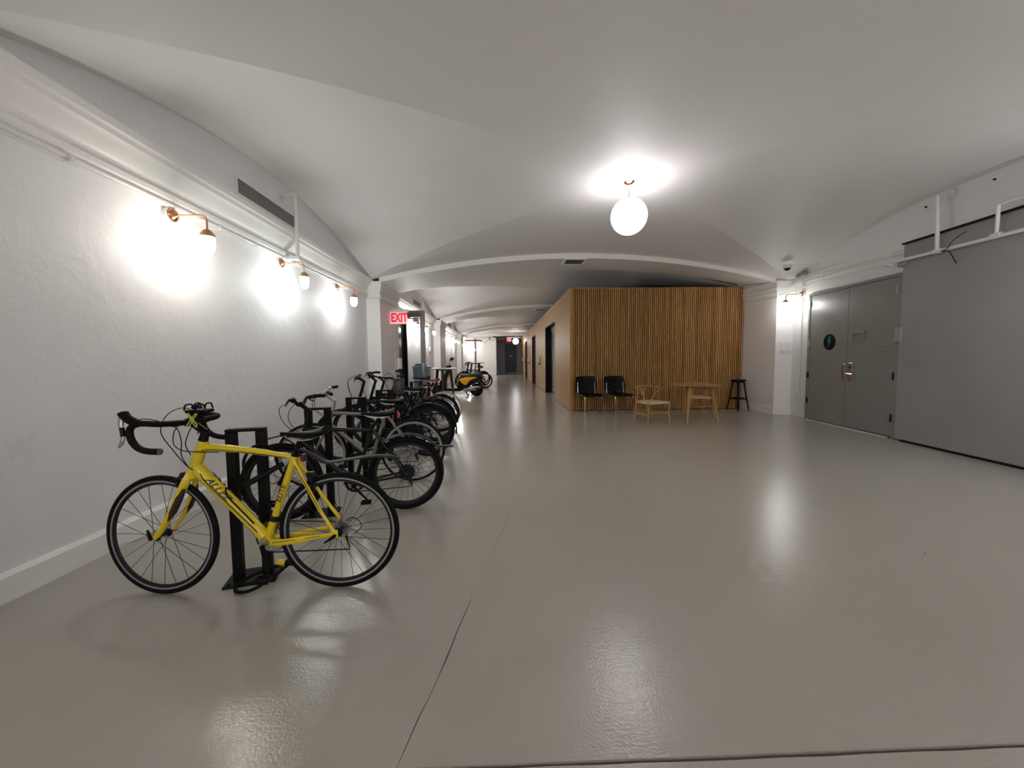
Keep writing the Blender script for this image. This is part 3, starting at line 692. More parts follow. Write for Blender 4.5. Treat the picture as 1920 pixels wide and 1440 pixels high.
# ---- camera dome, emergency lamp heads
def ceiling_bits():
    x, y = 5.72, 7.62; z = czf(x, y)
    r = empty('security_camera', (x, y, z)); tag(r, 'white dome security camera under the vault by the right pilaster', 'camera')
    MB().lathe([(0.0, 0.02), (0.072, 0.02), (0.075, -0.02), (0.066, -0.05), (0.0, -0.05)], 24).build('body', M_WHITEPL, r)
    MB().lathe([(0.056, -0.048), (0.05, -0.075), (0.03, -0.095), (0.0, -0.103)], 20).build('lens_dome', M_DKGLASS, r)
    c = MB().tube([(x + 0.05, y, z + 0.0), (x + 0.35, y - 0.08, z - 0.005), tuple(rw(0.75, 0.02, 3.14))], 0.008, 6).build('camera_conduit', M_PIPE); tag(c, 'thin white conduit from the security camera to the right wall', 'conduit')
    e = empty('emergency_light', rw(0.30, 0.02, 3.03), RZ); tag(e, 'small twin-head emergency light at the top of the right pilaster', 'light')
    MB().bbox(-0.08, 0.08, 0, 0.04, -0.03, 0.03, 0.006).build('body', M_WHITEPL, e)
    for x_ in (-0.09, 0.09): MB().lathe([(0.012, 0.0), (0.05, 0.03), (0.05, 0.05), (0.042, 0.05), (0.0, 0.02)], 16, T(x_, 0.03, 0.0) @ Matrix.Rotation(-PI / 2.4, 4, 'X')).build('lamp_head', M_ALU, e)
    q = empty('door_sensor', (WX, 15.0, 1.72)); tag(q, 'small white sensor box on the left wall above the bar table', 'sensor')
    MB().bbox(0, 0.05, -0.05, 0.05, -0.09, 0.09, 0.006).build('box', M_WHITEPL, q); MB().lathe([(0.018, 0), (0.014, -0.06)], 10, T(0.025, 0, -0.09)).build('nozzle', M_DKMETAL, q)
ceiling_bits()

# ================================================================== lamps
CAPS = [(0.0495, 0.0), (0.0505, -0.03), (0.0505, -0.075), (0.047, -0.105), (0.038, -0.130), (0.022, -0.146), (0.0, -0.152)]
def sconce(name, loc, rz, bulb, lab, tiny=False, reach=0.31):
    # local +x points from the wall into the room; loc is the centre of the wall plate
    r = empty(name, loc, rz); tag(r, lab, 'wall lamp', 'copper wall lamps')
    n = 10 if tiny else 20
    QX = Matrix.Rotation(PI / 2, 4, 'Y')
    if not tiny:
        MB().lathe([(0.0, -0.01), (0.066, -0.01), (0.066, 0.028), (0.060, 0.034), (0.0, 0.034)], 20, QX).build('junction_box', M_PIPE, r)
        MB().tube([(0.03, 0, 0.05), (0.03, 0, 0.10)], 0.014, 8).build('box_stub', M_PIPE, r)
    MB().lathe([(0.0, 0.033), (0.052, 0.033), (0.054, 0.042), (0.046, 0.056), (0.022, 0.072), (0.011, 0.082)], n, QX).build('rose', M_COPPER, r)
    arm = [(0.06, 0, 0.0), (reach - 0.045, 0, 0.0), (reach - 0.020, 0, -0.006), (reach - 0.005, 0, -0.022), (reach, 0, -0.048), (reach, 0, -0.125)]
    MB().tube(arm, 0.0078, 6 if tiny else 10).build('arm', M_COPPER, r)
    MB().lathe([(0.010, -0.112), (0.022, -0.122), (0.030, -0.124), (0.052, -0.155), (0.0545, -0.160), (0.0535, -0.178), (0.0, -0.178)], n, T(reach, 0, 0)).build('cap', M_BRASS, r)
    MB().lathe([(rr, zz - 0.170) for rr, zz in CAPS], n, T(reach, 0, 0)).build('glass', bulb, r)
    return r
zs = 2.53
for y, b, lab in ((3.37, M_BULB_WARM, 'nearest copper wall lamp on the left wall, above the yellow bike'), (4.96, M_BULB_COOL, 'second copper wall lamp on the left wall, left of the white riser pipe foot'), (6.58, M_BULB_WHITE, 'third copper wall lamp on the left wall, just before the pilaster')):
    sconce('wall_lamp', (WX, y, zs), 0, b, lab)
far_l = ['copper wall lamp seen through the open glass door', 'lit wall lamp just right of the open glass door', 'lit wall lamp against the second left pilaster',
         'first small wall lamp past the second pilaster, above the scooter', 'middle small wall lamp past the second pilaster', 'last small wall lamp before the third pilaster',
         'tiny wall lamp first past the third pilaster', 'tiny wall lamp second past the third pilaster', 'farthest tiny wall lamp by the end wall']
for y, lab in zip((11.55, 12.85, 14.35, 19.4, 21.0, 22.6, 27.3, 28.7, 30.3), far_l):
    sconce('wall_lamp', (WX, y, zs), 0, M_BULB_FAR, lab, y > 16)
sconce('wall_lamp', rw(0.285, 0, 2.62), PI - math.atan2(0.10306, 0.99467) + math.radians(0), M_BULB_RIGHT, 'copper wall lamp beside the grey double door on the right', reach=0.36)

for sv, lab in ((5.35, 'added fill lamp on the right wall outside the picture, nearer the sliding door'), (6.95, 'added fill lamp on the right wall outside the picture, beside the camera')):
    sconce('wall_lamp', rw(sv, 0, 2.55), PI - math.atan2(0.10306, 0.99467), M_BULB_FILL, lab, True)  # unseen extra lamps, added as fill light from the right

def globe_lamp(loc, ztop, lab, r_=0.224, glow=None):
    r = empty('globe_pendant', loc); tag(r, lab, 'pendant lamp')
    MB().lathe([(0.0, ztop), (0.066, ztop), (0.066, ztop - 0.012), (0.045, ztop - 0.028), (0.012, ztop - 0.036)], 24).build('canopy', M_COPPER, r)
    MB().tube([(0, 0, ztop - 0.03), (0, 0, r_ * 0.97)], 0.0065, 8).build('stem', M_COPPER, r)
    MB().lathe([(0.036, r_ * 0.975), (0.036, r_ * 1.03), (0.012, r_ * 1.06)], 16).build('collar', M_COPPER, r)
    pr = [(max(0.0, r_ * math.sin(t)), r_ * math.cos(t)) for t in [PI * k / 20 for k in range(21)]]
    MB().lathe(pr, 32, cap=False).build('globe', glow or M_GLOBE, r)
gz = czf(1.645, 4.96)
globe_lamp((1.645, 4.96, 3.097), gz - 3.097, 'large round glowing white globe lamp hanging from the vault')
globe_lamp((1.13, 29.0, 2.62), 0.72, 'small distant globe lamp hanging near the far exit sign')
for i_, (x_, y_) in enumerate([(-0.9, -4.0), (1.65, -4.0), (4.0, -4.0), (-0.9, -5.8), (1.65, -5.8), (4.0, -5.8)]):
    globe_lamp((x_, y_, 3.0), 0.48, 'added unseen fill globe behind the camera, %s of the %s row' % (('bike side', 'middle', 'door side')[i_ % 3], ('nearer', 'farther')[i_ // 3]), glow=M_GLOBE_FILL)  # unseen globes added behind the camera to lift the overall brightness
# ================================================================== bicycles
def wheel(root, name, c, R, tw, rimc, tone, nsp, single, steerM=None, rim_h=0.018, hub_r=0.018, seg=56, sidewall=None):
    """wheel in the x-z plane centred on c=(x,z): tyre is the part; rim, hub and spokes are its sub-parts"""
    C = T(c[0], 0, c[1]); S = steerM or Matrix.Identity(4)
    Rc = R - tw / 2
    ty = MB(); prof = [(Rc + tw / 2 * math.cos(a), tw / 2 * math.sin(a)) for a in [2 * PI * k / 10 for k in range(10)]]
    ty.lathe(prof, seg, C @ AXY, closed=True); ty.xf(S); tyre = ty.build(name, tone, root, 50)
    ri = R - tw - 0.001
    hw = tw * 0.36
    MB().lathe([(ri + 0.004, -hw), (ri + 0.004, hw), (ri - rim_h, hw * 0.8), (ri - rim_h - 0.006, 0), (ri - rim_h, -hw * 0.8)], seg, C @ AXY, closed=True).xf(S).build('rim', rimc, tyre, 30)
    if single:
        for y_ in (hw, -hw): MB().lathe([(ri - 0.001, y_), (ri - 0.001, y_ * 1.06), (ri - 0.0095, y_ * 1.02), (ri - 0.0095, y_ * 0.9)], seg, C @ AXY, closed=True).xf(S).build('brake_track', M_RIMST2, tyre, 30)
    MB().lathe([(0.006, -0.055), (0.010, -0.05), (0.010, -0.036), (hub_r + 0.008, -0.035), (hub_r + 0.008, -0.031), (hub_r * 0.7, -0.026), (hub_r * 0.7, 0.026), (hub_r + 0.008, 0.031), (hub_r + 0.008, 0.035), (0.010, 0.036), (0.010, 0.05), (0.006, 0.055)], 14, C @ AXY).xf(S).build('hub', M_DKMETAL, tyre)
    sr = 0.0014 if single else 0.0016
    def one(i, m):
        a = 2 * PI * i / nsp; side = 1 if i % 2 else -1; off = (1 if (i // 2) % 2 else -1) * 0.85
        h = (hub_r + 0.005)
        p0 = Vector((c[0] + h * math.cos(a + off), side * 0.033, c[1] + h * math.sin(a + off)))
        p1 = Vector((c[0] + (ri - rim_h) * math.cos(a), side * 0.002, c[1] + (ri - rim_h) * math.sin(a)))
        m.tube([p0, p1], sr, 4)
    if single:
        for i in range(nsp):
            m = MB(); one(i, m); m.xf(S).build('spoke', M_DKMETAL, tyre)
    else:
        m = MB()
        for i in range(nsp): one(i, m)
        o = m.xf(S).build('spokes', M_ALU if rimc is M_CREAM else M_DKMETAL, tyre); o['kind'] = 'stuff'
    return tyre

def saddle_mesh(nose, tail, top, w=0.07):
    """nose=(x,z) tail=(x,z); a lofted shell, pointed in front and wide behind"""
    m = MB(); n = 12; k = 10; vs = []; fs = []
    for i in range(n + 1):
        t = i / n; x = nose[0] + (tail[0] - nose[0]) * t
        z = nose[1] + (tail[1] - nose[1]) * t - top * math.sin(PI * t) + (0.012 * max(0, t - 0.75) * 4)
        ww = w * (0.22 + 0.78 * (max(0.0, (t - 0.25) / 0.75) ** 1.4)) if t > 0.25 else w * (0.15 + 0.07 * t / 0.25)
        if t > 0.9: ww *= 0.93
        th = 0.014 + 0.016 * t
        for j in range(k):
            a = 2 * PI * j / k
            vs.append((x, ww * math.cos(a), z + (th * 0.55 * math.sin(a) if math.sin(a) > 0 else th * 1.5 * math.sin(a) * (1.0 if abs(math.cos(a)) > .5 else 0.7)) - 0.25 * ww * abs(math.cos(a))))
    for i in range(n):
        for j in range(k): fs.append((i * k + j, i * k + (j + 1) % k, (i + 1) * k + (j + 1) % k, (i + 1) * k + j))
    fs.append(tuple(range(k))); fs.append(tuple(n * k + j for j in range(k)))
    return m.add(vs, fs)

def gear(m, c, y, r, n, th=0.004, inner=0.0):
    vs = []; fs = []; k = n * 4
    for yy in (y - th / 2, y + th / 2):
        for i in range(k):
            a = 2 * PI * i / k; rr = r if i % 4 in (0, 1) else r - 0.006
            vs.append((c[0] + rr * math.cos(a), yy, c[1] + rr * math.sin(a)))
        for i in range(k):
            a = 2 * PI * i / k; vs.append((c[0] + (r * 0.78) * math.cos(a), yy, c[1] + (r * 0.78) * math.sin(a)))
    for i in range(k):
        j = (i + 1) % k
        fs += [(i, j, k + j, k + i), (2 * k + i, 2 * k + j, 3 * k + j, 3 * k + i), (i, j, 2 * k + j, 2 * k + i), (k + i, k + j, 3 * k + j, 3 * k + i)]
    m.add(vs, fs)

def drivetrain(root, bb, rh, crank_a, cr_len, ring_r, pm=None, arm=None, lit=M_DKMETAL, case=0.055, derail=True, pedal_m=None):
    arm = arm or M_DKMETAL
    ck = MB(); gear(ck, bb, -0.045, ring_r, 40)
    for k in range(5):
        a = 2 * PI * k / 5 + crank_a
        ck.tube([(bb[0], -0.047, bb[1]), (bb[0] + ring_r * 0.8 * math.cos(a), -0.045, bb[1] + ring_r * 0.8 * math.sin(a))], 0.007, 6)
    ck.lathe([(0.020, -0.06), (0.022, -0.05), (0.022, 0.05), (0.020, 0.06)], 14, T(bb[0], 0, bb[1]) @ AXY)
    cs = ck.build('crankset', lit, root)
    if ring_r > 0.085:
        g2 = MB(); gear(g2, bb, -0.038, ring_r * 0.76, 32); g2.build('inner_ring', M_ALU, cs)
    for s_ in (1, -1):
        a = crank_a + (0 if s_ > 0 else PI); e = Vector((bb[0] + cr_len * math.cos(a), s_ * 0.082, bb[1] + cr_len * math.sin(a)))
        MB().tube([(bb[0], s_ * 0.066, bb[1]), tuple(e)], [0.019, 0.012], 8, sq=(0.55, 1)).build('crank_arm', arm, cs)
        p = MB(); p.tube([tuple(e), (e.x, s_ * 0.155, e.z)], 0.006, 6)
        for dx in (-0.038, 0.03): p.bbox(e.x + dx, e.x + dx + 0.012, s_ * 0.10 if s_ > 0 else -0.165, s_ * 0.165 if s_ > 0 else -0.10, e.z - 0.012, e.z + 0.012, 0.003)
        for yy in (0.10, 0.155): p.bbox(e.x - 0.038, e.x + 0.042, min(s_ * yy, s_ * (yy + .01)), max(s_ * yy, s_ * (yy + .01)), e.z - 0.010, e.z + 0.010, 0.003)
        p.build('pedal', pedal_m or M_BLACK, cs)
    cm = MB()
    for q in range(5): gear(cm, rh, -0.030 - q * 0.004, case - q * 0.007, 22, 0.0022)
    cm.lathe([(case * 0.3, -0.052), (case * 0.82, -0.028), (case * 0.82, -0.024), (case * 0.3, -0.024)], 20, T(rh[0], 0, rh[1]) @ AXY)
    cm.build('cassette', M_DKMETAL if case > 0.06 else M_ALU, root)
    d = Vector((bb[0] - rh[0], 0, bb[1] - rh[1])); L = d.length; nrm = Vector((-d.z, 0, d.x)) / L
    if nrm.z < 0: nrm = -nrm
    jr = case - 0.02 if derail else case
    dz = Vector((rh[0] + 0.0 - 0.035, 0, rh[1] - 0.115)) if derail else None
    ch = MB()
    A = Vector((bb[0], -0.044, bb[1])); B = Vector((rh[0], -0.040, rh[1]))
    up = [A + nrm * ring_r, B + nrm * jr]
    wrap = [B + Vector((-math.sin(t), 0, math.cos(t))) * jr for t in [PI * k / 6 for k in range(1, 5)]] if True else []
    lo = ([Vector((dz.x + 0.02, -0.04, dz.z + 0.055)), Vector((dz.x - 0.0, -0.04, dz.z - 0.02))] if derail else []) + [A - nrm * ring_r]
    front = [A + Vector((math.sin(t), 0, -math.cos(t))) * ring_r for t in [PI * k / 8 for k in range(1, 8)]]
    ch.tube(up + wrap + lo + front, 0.0042, 5, closed=True); ch.build('chain', M_DKMETAL, root)
    if derail:
        dr = MB(); dr.tube([(rh[0] - 0.005, -0.055, rh[1] - 0.02), (rh[0] - 0.02, -0.06, rh[1] - 0.055), (dz.x, -0.06, dz.z + 0.05)], 0.013, 6)
        dr.tube([(dz.x + 0.012, -0.05, dz.z + 0.055), (dz.x - 0.004, -0.05, dz.z - 0.01)], 0.012, 6, sq=(1, .5))
        for (x, z) in ((dz.x + 0.012, dz.z + 0.052), (dz.x, dz.z)): gear(dr, (x, z), -0.04, 0.024, 10)
        dr.build('rear_derailleur', M_STEEL if lit is M_ALU else M_DKMETAL, root)
        MB().tube(smoothpts([(rh[0] + 0.02, -0.06, rh[1] + 0.0), (rh[0] - 0.05, -0.065, rh[1] + 0.045), (rh[0] - 0.10, -0.065, rh[1] - 0.005), (rh[0] - 0.055, -0.062, rh[1] - 0.055)], 5), 0.0025, 5).build('gear_cable', M_BLACK, root)

def steer_matrix(p, q, ang):
    ax = (Vector((p[0], 0, p[1])) - Vector((q[0], 0, q[1]))).normalized(); c = Vector((q[0], 0, q[1]))
    return Matrix.Translation(c) @ Matrix.Rotation(ang, 4, ax) @ Matrix.Translation(-c)

def bike_root(name, lab, rear, front, lean=0.0):
    rx, fx = Vector((*rear, 0)), Vector((*front, 0)); d = fx - rx
    r = empty(name, (rx + fx) / 2, math.atan2(d.y, d.x)); tag(r, lab, 'bicycle', 'bicycles parked along the left wall')
    r.rotation_euler[0] = lean
    return r, d.length

# ---------------------------------------------------------------- the yellow road bike
def yellow_bike():
    root, L = bike_root('road_bicycle', 'yellow drop-bar road bicycle standing nearest the camera', (-0.935, 2.18), (-1.926, 2.161))
    R = 0.338
    rh, fh, bb = (-L / 2, R), (L / 2 - 0.005, R), (-0.094, 0.292)
    ht, hb, cr, sc_ = (0.243, 0.862), (0.292, 0.715), (0.306, 0.665), (-0.256, 0.765)
    S = steer_matrix(ht, hb, math.radians(-7))
    wheel(root, 'front_wheel', fh, R, 0.027, M_RIMST, M_RUBBER, 24, True, S, 0.020, 0.015, 72)
    wheel(root, 'rear_wheel', rh, R, 0.027, M_RIMST, M_RUBBER, 28, True, None, 0.020, 0.020, 72)
    v = lambda p, y=0.0: (p[0], y, p[1])
    f = MB()
    f.tube([v((0.228, 0.872)), v((0.243, 0.835)), v((0.278, 0.74)), v((0.300, 0.685))], [0.026, 0.027, 0.029, 0.032], 14)
    f.tube(smoothpts([v((0.245, 0.825)), v((0.20, 0.832)), v((0.08, 0.823)), v((-0.10, 0.797)), v((-0.25, 0.768))], 4), [0.030] * 2 + [0.026] * 3 + [0.022] * 4 + [0.019] * 4 + [0.016] * 4, 12, sq=(0.95, 1))
    f.tube(smoothpts([v((0.285, 0.735)), v((0.22, 0.655)), v((0.06, 0.475)), v((-0.075, 0.315))], 4), [0.026, 0.034, 0.035, 0.034] + [0.033] * 4 + [0.032] * 3 + [0.031, 0.036], 14)
    f.tube([v((-0.088, 0.30)), v((-0.13, 0.41)), v((-0.235, 0.70)), v((-0.262, 0.775))], [0.025, 0.0195, 0.019, 0.022], 12)
    f.lathe([(0.026, -0.034), (0.027, -0.03), (0.027, 0.03), (0.026, 0.034)], 18, T(bb[0], 0, bb[1]) @ AXY)
    for s_ in (1, -1):
        f.tube(smoothpts([(-0.12, s_ * 0.024, 0.288), (-0.2, s_ * 0.040, 0.295), (-0.36, s_ * 0.055, 0.322), (rh[0] + 0.012, s_ * 0.066, R + 0.004)], 3), [0.022] * 3 + [0.018] * 3 + [0.013] * 3 + [0.011], 8, sq=(1.0, 0.6))
        f.tube(smoothpts([(-0.262, s_ * 0.016, 0.752), (-0.31, s_ * 0.030, 0.66), (-0.41, s_ * 0.052, 0.48), (rh[0] + 0.004, s_ * 0.066, R + 0.015)], 3), [0.013] * 3 + [0.010] * 4 + [0.010] * 3, 8)
        f.bbox(rh[0] - 0.014, rh[0] + 0.028, s_ * 0.066 - 0.006, s_ * 0.066 + 0.006, R - 0.016, R + 0.03, 0.004)
    fr = f.build('frame', M_YELLOW, root, 45)
    # black lines and lettering on the tubes
    for s_ in (1, -1):
        MB().tube(smoothpts([(0.225, s_ * 0.0285, 0.822), (0.17, s_ * 0.0285, 0.826), (0.05, s_ * 0.0255, 0.812), (-0.10, s_ * 0.0215, 0.791), (-0.22, s_ * 0.018, 0.768)], 3), 0.0022, 4).build('pinstripe', M_DECAL, fr)
        MB().tube(smoothpts([(0.235, s_ * 0.034, 0.695), (0.20, s_ * 0.0355, 0.637), (0.06, s_ * 0.0348, 0.481), (-0.055, s_ * 0.033, 0.352)], 3), 0.0022, 4).build('pinstripe', M_DECAL, fr)
        MB().tube(smoothpts([(-0.14, s_ * 0.047, 0.296), (-0.26, s_ * 0.055, 0.312), (-0.42, s_ * 0.066, 0.336)], 3), 0.002, 4).build('pinstripe', M_DECAL, fr)
        MB().tube([(-0.275, s_ * 0.034, 0.728), (-0.36, s_ * 0.051, 0.575), (-0.45, s_ * 0.065, 0.42)], 0.002, 4).build('pinstripe', M_DECAL, fr)
    un = MB().tube(smoothpts([v((0.255, 0.672)), v((0.19, 0.600)), v((0.04, 0.431)), v((-0.085, 0.290))], 4), [0.010] + [0.0225] * 11 + [0.018], 8, sq=(0.6, 1)); un.build('downtube_underside', M_DECAL, fr)
    ang = math.atan2(0.475 - 0.655, 0.06 - 0.22)
    for s_ in (1, -1):
        o = link('lettering', text_mesh('ALLEZ', 0.044, M_DECAL, 0.0012, 1.35, 0.4, 0.0004), fr)
        # left side of the bike is read from +y; the word runs down the tube from the head
        dirv = Vector((-0.16, 0, -0.18)).normalized() if s_ > 0 else Vector((0.16, 0, 0.18)).normalized()
        nrm = Vector((0, s_, 0)) ; tilt = Vector((-0.18, 0, 0.16)).normalized()
        nn = (nrm * 0.80 + tilt * 0.60).normalized(); upv = nn.cross(dirv).normalized()
        c0 = Vector((0.165, 0, 0.592)) + nn * 0.0352
        o.matrix_local = Matrix.Translation(c0) @ Matrix((dirv, upv, nn)).transposed().to_4x4()
        o2 = link('lettering', text_mesh('ELITE', 0.040, M_DECAL, 0.001, 1.1, 0.2), fr)
        dv = Vector((-0.105, 0, 0.29)).normalized() * (1 if s_ > 0 else 1)
        n2 = Vector((0, s_, 0)); u2 = n2.cross(dv)
        o2.matrix_local = Matrix.Translation(Vector((-0.185, s_ * 0.0195, 0.565))) @ Matrix((dv, u2, n2)).transposed().to_4x4()
    # fork
    fk = MB(); fk.tube([v((0.296, 0.70)), v((0.306, 0.668))], [0.030, 0.033], 12)
    for s_ in (1, -1):
        fk.tube(smoothpts([(0.302, s_ * 0.012, 0.685), (0.318, s_ * 0.036, 0.630), (0.375, s_ * 0.046, 0.50), (0.435, s_ * 0.05, 0.40), (fh[0] - 0.004, s_ * 0.052, R - 0.004)], 4), [0.020] * 4 + [0.019] * 4 + [0.017] * 4 + [0.014] * 4 + [0.010], 10, sq=(1.15, 0.72))
    fork = fk.xf(S).build('fork', M_YELLOW, root, 45)
    for s_ in (1, -1): MB().tube([(0.318, s_ * 0.039, 0.615), (0.338, s_ * 0.045, 0.565), (0.372, s_ * 0.049, 0.490), (0.405, s_ * 0.051, 0.440)], [0.011, 0.0175, 0.0175, 0.008], 8, sq=(1.1, 1.0)).xf(S).build('fork_decal', M_DECAL, fork)
    q = MB(); q.tube([(fh[0], -0.075, R), (fh[0], 0.068, R)], 0.007, 8); q.tube([(fh[0], 0.068, R), (fh[0] + 0.01, 0.075, R + 0.055)], [0.011, 0.006], 6); q.xf(S).build('quick_release', M_BLACK, fork)
    MB().tube([(rh[0], -0.085, R), (rh[0], 0.078, R)], 0.008, 8).tube([(rh[0], 0.078, R), (rh[0] + 0.055, 0.086, R - 0.035)], [0.011, 0.005], 6).build('quick_release', M_BLACK, fr)
    # headset, stem and drop bar
    st = MB(); st.tube([v((0.232, 0.872)), v((0.214, 0.925))], [0.024, 0.020], 12); st.tube([v((0.214, 0.918)), v((0.30, 0.976))], [0.021, 0.019], 10); st.tube([(0.30, -0.026, 0.976), (0.30, 0.026, 0.976)], 0.023, 12)
    st.xf(S).build('stem', M_BLACK, root)
    core = MB(); core.tube([(0.30, -0.11, 0.978), (0.30, 0.11, 0.978)], 0.0155, 10); bar = core.xf(S).build('handlebar', M_BLACK, root)
    for s_ in (1, -1):
        pts = [(0.30, s_ * 0.06, 0.979), (0.302, s_ * 0.15, 0.984), (0.315, s_ * 0.195, 0.990), (0.345, s_ * 0.208, 0.994), (0.385, s_ * 0.21, 0.992), (0.418, s_ * 0.212, 0.975), (0.425, s_ * 0.214, 0.945), (0.410, s_ * 0.216, 0.905), (0.375, s_ * 0.219, 0.872), (0.325, s_ * 0.222, 0.857), (0.255, s_ * 0.224, 0.855)]
        g = MB().tube(smoothpts(pts, 4), 0.0158, 10).xf(S).build('bar_tape', M_RUBBER, bar)
        MB().lathe([(0.015, 0), (0.0165, 0.004), (0.011, 0.008), (0, 0.008)], 12, T(0.256, s_ * 0.224, 0.855) @ Matrix.Rotation(-PI / 2, 4, 'Y')).xf(S).build('bar_plug', M_MIDGREY, bar)
        hd = MB().tube(smoothpts([(0.37, s_ * 0.211, 0.994), (0.405, s_ * 0.21, 1.003), (0.438, s_ * 0.208, 1.018), (0.462, s_ * 0.206, 1.040), (0.468, s_ * 0.205, 1.052)], 3), [0.017] * 3 + [0.021] * 6 + [0.0225] * 3 + [0.016], 10).xf(S).build('brake_hood', M_RUBBER, bar)
        lv = MB().tube(smoothpts([(0.472, s_ * 0.207, 1.035), (0.474, s_ * 0.212, 0.99), (0.458, s_ * 0.218, 0.94), (0.458, s_ * 0.221, 0.905), (0.474, s_ * 0.224, 0.875)], 3), [0.014] * 3 + [0.013] * 4 + [0.010] * 4 + [0.007] * 2, 8, sq=(1, .7)).xf(S).build('brake_lever', M_ALU, bar)
        MB().tube([(0.462, s_ * 0.218, 0.975), (0.452, s_ * 0.22, 0.93)], [0.010, 0.012], 6).xf(S).build('shift_paddle', M_BLACK, lv)
    for pts in ([(0.41, 0.20, 1.02), (0.40, 0.13, 1.015), (0.33, 0.06, 0.96), (0.31, 0.05, 0.88), (0.33, 0.03, 0.80), (0.32, 0.0, 0.72)],
                [(0.40, -0.2, 1.01), (0.41, -0.1, 1.045), (0.40, 0.02, 1.02), (0.38, 0.09, 0.94), (0.345, 0.06, 0.83), (0.30, 0.04, 0.745), (0.27, 0.034, 0.715)],
                [(0.31, 0.06, 0.97), (0.345, 0.05, 0.93), (0.35, 0.05, 0.865), (0.31, 0.045, 0.828), (0.235, 0.03, 0.815), (0.13, 0.029, 0.812)],
                [(0.30, -0.05, 0.97), (0.315, -0.02, 0.93), (0.30, 0.035, 0.86), (0.275, 0.037, 0.80)]):
        MB().tube(smoothpts(pts, 6), 0.0026, 6).build('cable', M_BLACK, root)
    # phone mount with yellow rubber bands
    ph = MB(); ph.bbox(0.185, 0.295, -0.038, 0.038, 1.030, 1.048, 0.005, Matrix.Identity(4)); ph.bbox(0.235, 0.29, -0.028, 0.028, 0.985, 1.03, 0.006)
    mo = ph.build('phone_mount', M_BLACK, root)
    for x in (0.275, 0.215):
        MB().tube(smoothpts([(x + 0.022, 0.034, 1.045), (x + 0.014, 0.034, 1.074), (x - 0.016, 0.030, 1.078), (x - 0.026, 0.028, 1.05)], 4), 0.0045, 6).build('clamp_loop', M_BLACK, mo)
        MB().tube(smoothpts([(x + 0.022, -0.034, 1.045), (x + 0.014, -0.034, 1.074), (x - 0.016, -0.030, 1.078), (x - 0.026, -0.028, 1.05)], 4), 0.0045, 6).build('clamp_loop', M_BLACK, mo)
    for d in (1, -1):
        MB().tube(smoothpts([(0.25 - d * 0.020, 0.043, 1.032), (0.25 + d * 0.004, 0.047, 1.000), (0.25 + d * 0.026, 0.048, 0.966), (0.25 + d * 0.018, 0.048, 0.958), (0.25 - d * 0.002, 0.046, 0.990), (0.25 - d * 0.028, 0.043, 1.030)], 4), 0.0028, 5).build('rubber_band', M_BANDS, mo)
    # saddle and post
    MB().tube([(-0.258, 0, 0.76), (-0.293, 0, 0.862)], 0.0145, 12).build('seatpost', M_BLACK, root)
    MB().lathe([(0.019, -0.012), (0.020, 0.014)], 16, T(-0.262, 0, 0.777) @ rotY(-0.33)).build('seat_clamp', M_BLACK, root)
    s_ = saddle_mesh((-0.190, 0.906), (-0.44, 0.925), 0.012, 0.066).build('saddle', M_BLACK, root, 60)
    for y in (0.022, -0.022): MB().tube(smoothpts([(-0.215, y * .4, 0.892), (-0.245, y, 0.876), (-0.28, y, 0.868), (-0.36, y, 0.870), (-0.415, y * 1.6, 0.90)], 4), 0.0038, 6).build('saddle_rail', M_STEEL, s_)
    # clip-on rear mudguard and lamp
    g = MB(); g.tube(smoothpts([(-0.285, 0, 0.815), (-0.335, 0, 0.795), (-0.39, 0, 0.757), (-0.44, 0, 0.735), (-0.53, 0, 0.745), (-0.68, 0, 0.764), (-0.78, 0, 0.762), (-0.85, 0, 0.75)], 4), [0.020] * 6 + [0.028] * 10 + [0.030] * 10 + [0.018] * 3, 10, sq=(0.26, 1.0))
    g.build('clip_mudguard', M_DKGREY, root)
    MB().bbox(-0.325, -0.297, -0.018, 0.018, 0.745, 0.785, 0.005).build('rear_light', mat('dull_red_lens', (0.10, 0.02, 0.04), 0.2), root)
    # brakes
    for nm, c, SS in (('front_brake', (0.345, 0.672), S), ('rear_brake', (-0.345, 0.66), None)):
        b = MB(); d = 1 if nm[0] == 'f' else -1
        b.bbox(c[0] - 0.022, c[0] + 0.022, -0.018, 0.018, c[1] - 0.01, c[1] + 0.022, 0.006)
        for y in (1, -1): b.tube([(c[0], y * 0.012, c[1] + 0.015), (c[0] + d * 0.012, y * 0.036, c[1] - 0.008), (c[0] + d * 0.02, y * 0.026, c[1] - 0.045)], [0.008, 0.009, 0.007], 6); b.bbox(c[0] + d * 0.02 - 0.024, c[0] + d * 0.02 + 0.024, y * 0.021 - 0.006, y * 0.021 + 0.006, c[1] - 0.055, c[1] - 0.04, 0.003)
        if SS: b.xf(SS)
        b.build(nm, M_DKMETAL, root)
    cg = MB()
    for t in (0.25, 0.5, 0.75):
        p = Vector((0.10, 0, 0.52)).lerp(Vector((-0.045, 0, 0.36)), t)
    cg.tube(smoothpts([(0.125, 0, 0.60), (0.10, 0.03, 0.565), (0.02, 0.036, 0.475), (-0.03, 0.030, 0.41), (-0.02, 0, 0.385)], 4), 0.004, 6)
    cg.tube(smoothpts([(0.125, 0, 0.60), (0.10, -0.03, 0.565), (0.02, -0.036, 0.475), (-0.03, -0.030, 0.41), (-0.02, 0, 0.385)], 4), 0.004, 6)
    cg.build('bottle_cage', M_BLACK, root)
    MB().tube([(-0.128, 0, 0.405), (-0.139, 0, 0.435)], 0.0225, 12).bbox(-0.15, -0.115, -0.05, -0.02, 0.385, 0.43, 0.004).build('front_derailleur', M_DKMETAL, root)
    drivetrain(root, bb, rh, math.radians(-103), 0.165, 0.095, arm=M_BLACK, lit=M_ALU, case=0.052)
M_RIMST = mat('dark_rim', (0.016, 0.016, 0.017), 0.5, spec=0.2)
